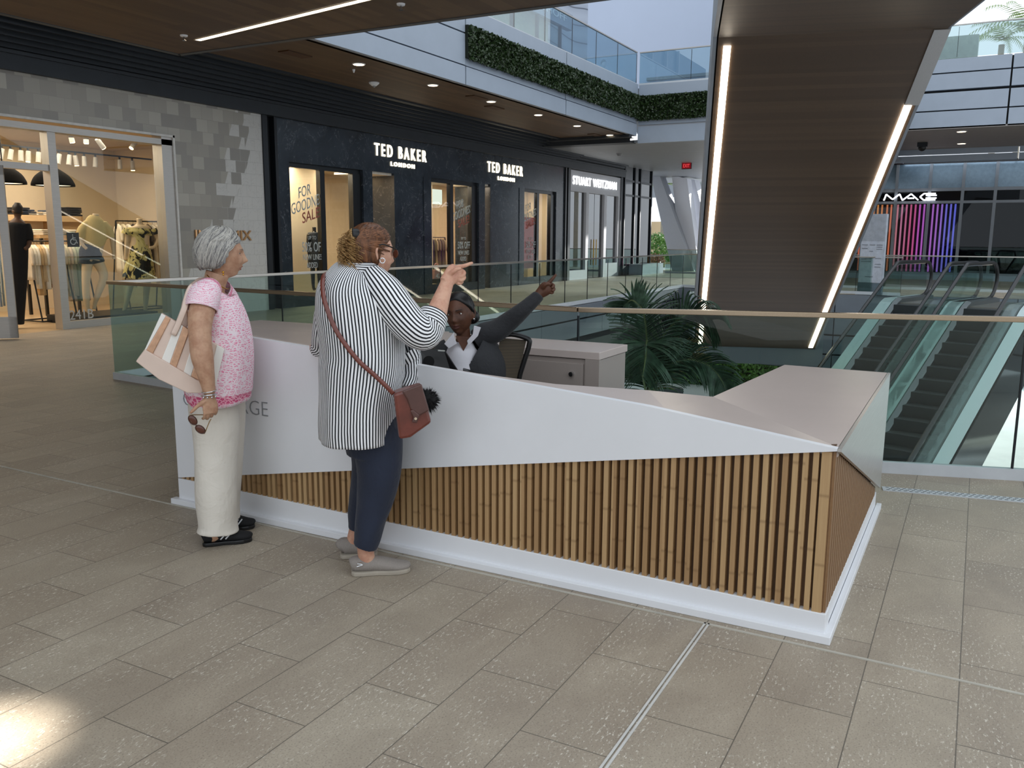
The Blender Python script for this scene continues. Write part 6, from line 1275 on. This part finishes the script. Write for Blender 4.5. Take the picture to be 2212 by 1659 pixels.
for i in range(330):                                                # curls
    a = RNG.uniform(0, 2*math.pi); r0 = RNG.uniform(.3, 1)*.035; st0 = f.P(760, 510, -.05)+f.n*r0*math.sin(a)+np.array([0, 0, r0*math.cos(a)]); tgt = f.P(RNG.uniform(733, 785), RNG.uniform(535, 588), RNG.uniform(-.10, .02)); mid = (st0+tgt)/2-f.s*RNG.uniform(.0, .045)+np.array([0, 0, RNG.uniform(0, .03)])
    P = []; k = 30; ph0 = RNG.uniform(0, 6); tw = RNG.uniform(2, 4.5)
    for j in range(k):
        u = j/(k-1); b = (1-u)**2*st0+2*u*(1-u)*mid+u*u*tgt; rr = .011*min(1, u*3); P.append(b+f.s*rr*math.cos(ph0+tw*2*math.pi*u)+f.n*rr*math.sin(ph0+tw*2*math.pi*u))
    m.tube(P, [.0015]*(k-1)+[.0005], n=3, sub=1)
m.build('ponytail', HBL, sw, smooth=True, label='curly blonde ponytail')
m = MB(); ec = f.P(826, 563, -.085); m.tube([ec+f.s*.011*math.cos(t)+np.array([0, 0, .011*math.sin(t)]) for t in np.linspace(0, 2*math.pi, 15)], [.0024]*15, n=6, sub=1); m.build('earring', SILV, sw)
gl = MB(); gl.tube([f.P(819, 530, -.085), f.P(828, 528, -.085), f.P(843, 533, -.07), f.P(855, 538, -.04)], [(.003, .003), (.003, .003), (.005, .003), (.006, .003)], n=8); go = gl.build('eyeglasses', BLACK, sw)
m = MB(); q = H2['c']+H2['F']*.108+H2['U']*.004; 
for sg__ in (-1, 1): m.ball(q+H2['L']*.033*sg__, (.027, .020, .004), 16, 8, axes=(H2['L'], H2['U'], H2['F']))
m.build('lenses', LENS, go, smooth=True)
# shirt
STR = m_stripe('striped_cotton', 'f1f1f3', '15161d', 82, .54, 0, .8, .35); STS = m_stripe('striped_sleeve', 'f1f1f3', '15161d', 30, .54, 0, .8, .3); STC = m_stripe('striped_cuff', 'f1f1f3', '15161d', 5, .54, 1, .8, 0)
sf = lambda a, b: 1+.030*math.sin(6*b+3.0*a)*(1-a)**1.2+.012*math.sin(11*b-9*a)
m = MB(); f.tube(m, [(774, 946, .0, 83, .23), (773, 915, 0, 84, .24), (774, 860, 0, 84, .25), (780, 800, 0, 90, .26), (783, 760, .0, 90, .26), (779, 700, .0, 92, .25), (774, 660, 0, 92, .235), (768, 625, 0, 84, .20), (770, 598, 0, 62, .15), (776, 583, 0, 42, .095), (780, 576, 0, 36, .08)], n=72, sub=5, cap=False, fold=sf); m.build('shirt', STR, sw, smooth=True, solid=.004)
m = MB(); f.tube(m, [(776, 590, .0, 45, .095), (777, 577, .0, 43, .09), (777, 566, 0, 41, .085)], n=30, cap=False); m.build('collar', STC, sw, smooth=True, solid=.006)
m = MB(); slf = lambda a, b: 1+.05*math.sin(3*b+14*a)*a
f.tube(m, [(812, 606, -.05, 30, .09), (832, 634, -.12, 40, .10), (858, 670, -.16, 42, .098), (888, 704, -.185, 40, .09), (912, 718, -.18, 38, .085), (926, 706, -.155, 34, .075), (932, 691, -.14, 31, .068)], n=44, sub=6, cap=False, fold=slf)
f.tube(m, [(748, 600, .06, 30, .09), (722, 640, .16, 32, .09), (706, 700, .24, 30, .085), (700, 738, .32, 26, .07), (694, 748, .38, 22, .06)], n=36, cap=False, fold=slf); m.build('sleeves', STS, sw, smooth=True, solid=.004)
m = MB(); f.tube(m, [(926, 705, -.155, 34, .074), (932, 691, -.14, 32, .07), (938, 678, -.125, 30, .066)], n=36, cap=False); m.build('cuff', STC, sw, smooth=True, solid=.006)
m = MB(); f.tube(m, [(868, 740, .16, 30, .10), (884, 775, .20, 26, .10), (882, 815, .16, 22, .09), (868, 850, .1, 20, .08)], n=30, cap=False, fold=sf); m.build('shirt_front', m_stripe('striped_front', 'f1f1f3', '15161d', 24, .54, 0, .8, .3), sw, smooth=True, solid=.004)
# jeans
JN = m_cloth('dark_denim', '1c2437', bscale=11, bstr=.6, var=.05, bd=.015)
m = MB(); f.tube(m, [(800, 900, 0, 64, .18), (806, 945, 0, 64, .18), (808, 975, .0, 60, .17)], n=26)
jf = lambda a, b: 1+.02*math.sin(4*b+18*a)*a
f.tube(m, [(812, 930, -.03, 58, .13), (818, 985, -.05, 52, .125), (818, 1030, -.06, 47, .12), (810, 1080, -.07, 40, .10), (801, 1120, -.08, 34, .09), (794, 1160, -.09, 29, .08), (789, 1178, -.09, 27, .075)], n=30, fold=jf)
f.tube(m, [(796, 930, .10, 52, .13), (794, 985, .11, 36, .12), (792, 1030, .12, 33, .11), (783, 1080, .13, 30, .10), (775, 1110, .13, 24, .08), (771, 1140, .13, 19, .07)], n=26, fold=jf)
m.build('jeans', JN, sw, remesh=.005, smi=3)
TA = m_cloth('taupe_knit', '8f8780', bscale=160, bstr=.4); TS = M('taupe_sole', 'a39a8c', .8)
shoe('shoe', f, (759, 1240), (886, 1230), .085, .10, TA, TS, sw, off=-.09, deep=1); shoe('shoe', f, (735, 1205), (815, 1192), .095, .095, TA, TS, sw, off=.14)
# cross-body bag
bag = thing('crossbody_bag', 'brown leather crossbody satchel with a black fur pom-pom at the hip of the striped woman', 'bag', f.P(880, 900, -.2)); BL = M('brown_leather', '6b3226', .32, var=.14, scale=14, coat=.3); BL2 = M('dark_brown_leather', '553832', .4, var=.08, scale=14)
ob = -.30
def bp(pts, off, t, mat, name, bev=.006): m = MB(); m.prism([f.P(*zz(a, b), off) for a, b in pts], tuple(f.n*t)); return m.build(name, mat, bag, bevel=bev)
bp([(425, 812), (548, 775), (592, 938), (500, 1004), (450, 1012)], ob, .10, BL, 'body', .012)
fl = bp([(462, 800), (548, 768), (582, 885), (530, 912), (500, 880), (484, 835)], ob-.012, .014, BL2, 'flap'); bp([(498, 885), (512, 882), (540, 905), (528, 940), (505, 936), (512, 915)], ob-.02, .01, BL2, 'closure_tab', .004)
m = MB(); m.tube([f.P(*zz(522, 920), ob-.024), f.P(*zz(522, 920), ob-.02)], [.006, .006], n=10, sub=1, ref=(0, 0, 1)); m.build('stud', BRONZE, bag)
m = MB(); pts = [(118, 300, -.10), (115, 350, -.17), (125, 410, -.225), (160, 505, -.25), (200, 575, -.262), (270, 665, -.275), (340, 728, -.28), (400, 785, -.285), (425, 812, -.28)]; P = [f.P(*zz(a, b), c) for a, b, c in pts]; P = [f.P(*zz(135, 285), 0.0)]+P; m.tube(P, [(.010, .003)]*len(P), n=8, ref=tuple(f.n)); m.build('strap', BL, bag, smooth=True)
m = MB(); pcn = f.P(*zz(572, 838), -.16); FUR = M('black_fur', '0b0b0c', .9); m.ball(pcn, .045, 16, 10)
for i in range(900): d = RNG.normal(size=3); d /= np.linalg.norm(d); e = pcn+d*.066*RNG.uniform(.85, 1.1)+np.array([0, 0, -.006]); sd = np.cross(d, RNG.normal(size=3)); sd /= np.linalg.norm(sd); m.add([pcn+d*.04-sd*.0018, pcn+d*.04+sd*.0018, e], [(0, 1, 2)])
m.build('pom_pom', FUR, bag)
# ------------------------------------------------ seated receptionist
f = Fig((4.10, 2.33, 0)); rc = thing('person', 'receptionist in dark cardigan and white shirt seated behind the desk, pointing', 'person', (4.1, 2.33, 0))
q5 = lambda x, y, o=0.0: (880+.2351*x, 540+.2351*y, o)
Fd = -f.n*.93-f.s*.30; Fd /= np.linalg.norm(Fd); hc = f.P(*q5(480, 590, 0.01)[:2], .02)
m = MB(); H3 = head(m, hc, Fd+np.array([0, 0, .0]), f.s*-.12+np.array([0, 0, 1.0]), .98, nose=.72, lips=1.25)
f.tube(m, [q5(510, 720, .03)+(15, .055), q5(515, 800, .04)+(15.5, .058), q5(502, 880, .06)+(17, .06), q5(510, 980, .08)+(30, .085), q5(530, 1150, .09)+(38, .10), (1002, 880, .09, 48, .12), (1003, 930, .08, 54, .14)])
f.tube(m, [q5(760, 780, .06)+(18, .045), q5(900, 680, .0)+(17, .04), q5(1040, 580, -.04)+(15, .037), q5(1130, 490, -.06)+(12, .03), q5(1190, 430, -.07)+(10.5, .026), q5(1215, 405, -.07)+(9.5, .022)], n=18)
f.tube(m, [q5(330, 950, .06)+(18,), (955, 830, .0, 16), (960, 870, -.10, 14), (980, 868, -.2, 11)])
w = f.P(*q5(1210, 408, -.07)); kn = f.P(*q5(1300, 330, -.07)); T = kn-w; T /= np.linalg.norm(T); m.tube([w-T*.01, w+T*.025, w+T*.05, w+T*.07], [(.026, .02), (.034, .022), (.038, .022), (.033, .018)], n=14, ref=tuple(f.n))
def ch5(pts, r): m.tube([f.P(*q5(*q)) for q in pts], r, n=10, sub=3)
ch5([(1275, 320, -.07), (1310, 290, -.07), (1345, 252, -.07), (1368, 222, -.07)], [.0105, .0098, .009, .0066])
ch5([(1290, 335, -.065), (1325, 315, -.065), (1345, 330, -.08), (1325, 350, -.09)], [.0105, .0096, .0088, .007]); ch5([(1300, 355, -.06), (1335, 345, -.06), (1350, 362, -.075), (1328, 378, -.085)], [.010, .0092, .0085, .0068]); ch5([(1295, 378, -.06), (1325, 372, -.06), (1338, 390, -.07), (1318, 400, -.08)], [.0095, .0086, .008, .006])
ch5([(1245, 350, -.085), (1265, 322, -.098), (1290, 310, -.10), (1312, 318, -.095)], [.012, .0108, .0096, .0072])
f.tube(m, [(1000, 900, .02, 36, .1), (985, 925, -.25, 30, .08), (975, 960, -.40, 26, .06), (975, 1040, -.42, 18, .05)])
m.build('body', SK3, rc, remesh=.0034, smi=3)
face_parts(H3, rc, M('iris_dark', '140d09', .15), M('lip_dark', '5d322e', .4), M('brow_black', '17100d', .8), SK3, gaze=.12)
A_ = (H3['F'], H3['L'], H3['U']); hcc = H3['c']-H3['F']*.008+H3['U']*.008; RR = (.104, .084, .116)
HK = m_hair('hair_black', [(.3, '060606'), (.7, '1c1a1b')], 40)
def hfn3(t, p):
    x = math.cos(p); q = 1.0
    if x > .1: lim = .80+.75*(1-(x-.1)/.9); q = q if t < lim else max(.7, q-(t-lim)*2.4)
    else: q = q if t < 2.05 else max(.6, q-(t-2.05)*1.2)
    return q
m = MB(); shell(m, hcc, RR, A_, hfn3, tmax=2.4); bun = hcc-H3['F']*.10-H3['U']*.035-H3['L']*-.03; m.ball(bun, (.045, .045, .04), 16, 10); hr = m.build('hair', HK, rc, smooth=True, solid=.003)
m = MB(); strands(m, hcc, (RR[0]*.995, RR[1]*.995, RR[2]*.995), A_, 150, .7, .0016, (1.3, 4.98), (.1, 1.75), lift=.002); m.build('hair_locks', HK, hr, smooth=True)
m = MB(); m.ball(H3['W'](np.array([.0, .082, -.034])*.98), .0055, 10, 8); m.ball(H3['W'](np.array([.0, -.082, -.034])*.98), .0055, 10, 8); m.build('earrings', SILV, rc, smooth=True)
WS = m_cloth('white_shirt', 'cfcdd2', bscale=14, bstr=.5, var=.02); CD = m_cloth('charcoal_knit', '2b2c2f', bscale=60, bstr=.6, var=.1)
m = MB(); f.tube(m, [(1000, 880, .07, 48, .15), q5(500, 1150, .06)+(46, .15), q5(500, 1040, .05)+(42, .14), q5(500, 960, .04)+(38, .115), q5(505, 905, .045)+(32, .098), q5(512, 865, .05)+(24, .08), q5(514, 838, .05)+(17.5, .068)], n=32, cap=False); m.build('shirt', WS, rc, smooth=True, solid=.004)
def cpoly(pts, off, t, mat, name): m = MB(); m.prism([f.P(*q5(a, b)[:2], off+(o_ if o_ else 0)) for a, b, *r_ in pts for o_ in (r_[0] if r_ else 0,)], tuple(f.n*t)); return m.build(name, mat, rc, bevel=.002)
cpoly([(430, 752, 0), (338, 862, 0), (380, 905, 0), (455, 860, 0), (430, 800, 0)], -.075, .006, WS, 'collar'); cpoly([(612, 695, 0), (676, 712, 0), (648, 790, 0), (560, 885, 0), (548, 835, 0), (600, 775, 0)], -.085, .006, WS, 'collar')
m = MB(); NK = [f.P(*q5(a, b)[:2], -.066) for a, b in ((440, 790), (590, 800), (515, 930))]; m.prism(NK, tuple(f.n*.004)); m.build('neckline_skin', SK3, rc)
# cardigan: shell open at the front + raised sleeve
m = MB(); f.tube(m, [(1022, 890, .09, 68, .155), (1022, 850, .09, 70, .155), q5(620, 1160, .09)+(72, .155), q5(610, 1040, .08)+(70, .15), q5(600, 930, .075)+(60, .13), q5(590, 860, .07)+(48, .10), q5(570, 800, .07)+(34, .07)], n=220, sub=16, cap=False)
# cut the front opening so that the shirt shows
vs = m.v; keep = []; 
def sidepx(p):
    v = np.array(p)-CAM; dpt = v.dot(FWD); return W_/2+FPX*v.dot(RIGHT)/dpt, H_/2-FPX*v.dot(UPC)/dpt
PXY = [sidepx(v) for v in vs]; dep = [(np.array(v)-f.o).dot(f.n) for v in vs]
nf = []; nu_ = []
for q, u in zip(m.f, m.uv):
    cxm = sum(PXY[i][0] for i in q)/len(q); cym = sum(PXY[i][1] for i in q)/len(q); dm = sum(dep[i] for i in q)/len(q)
    xl = np.interp(cym, [700, 745, 790, 830, 880], [978, 952, 982, 996, 1000]); xr = np.interp(cym, [700, 730, 760, 790, 830, 880], [1052, 1046, 1030, 1013, 1010, 1010])
    if dm < .06 and xl < cxm < xr: continue
    nf.append(q); nu_.append(u)
m.f = nf; m.uv = nu_; m.build('cardigan', CD, rc, smooth=True, solid=.007)
m = MB(); f.tube(m, [q5(640, 830, .07)+(24, .07), q5(720, 780, .06)+(27, .075), q5(830, 735, .03)+(25, .068), q5(930, 660, .0)+(21, .058), q5(1040, 570, -.04)+(18.5, .05), q5(1130, 490, -.06)+(15.5, .042), q5(1200, 425, -.07)+(13, .036), q5(1212, 412, -.07)+(12, .034)], n=28, fold=lambda a, b: 1+.03*math.sin(2*b+17*a)); f.tube(m, [q5(380, 900, .06)+(22, .07), q5(310, 960, .05)+(20, .07), (952, 830, .0, 19, .06), (958, 868, -.1, 17, .05)], n=24)
m.build('sleeves', CD, rc, remesh=.005, smi=2)
m = MB(); f.tube(m, [(1005, 880, .06, 64, .16), (1005, 925, .04, 66, .17)], n=28); f.tube(m, [(1000, 905, .0, 42, .12), (985, 935, -.25, 36, .09), (975, 965, -.42, 32, .07), (975, 1050, -.43, 22, .06)]); m.build('trousers', BLACK, rc, smooth=True)
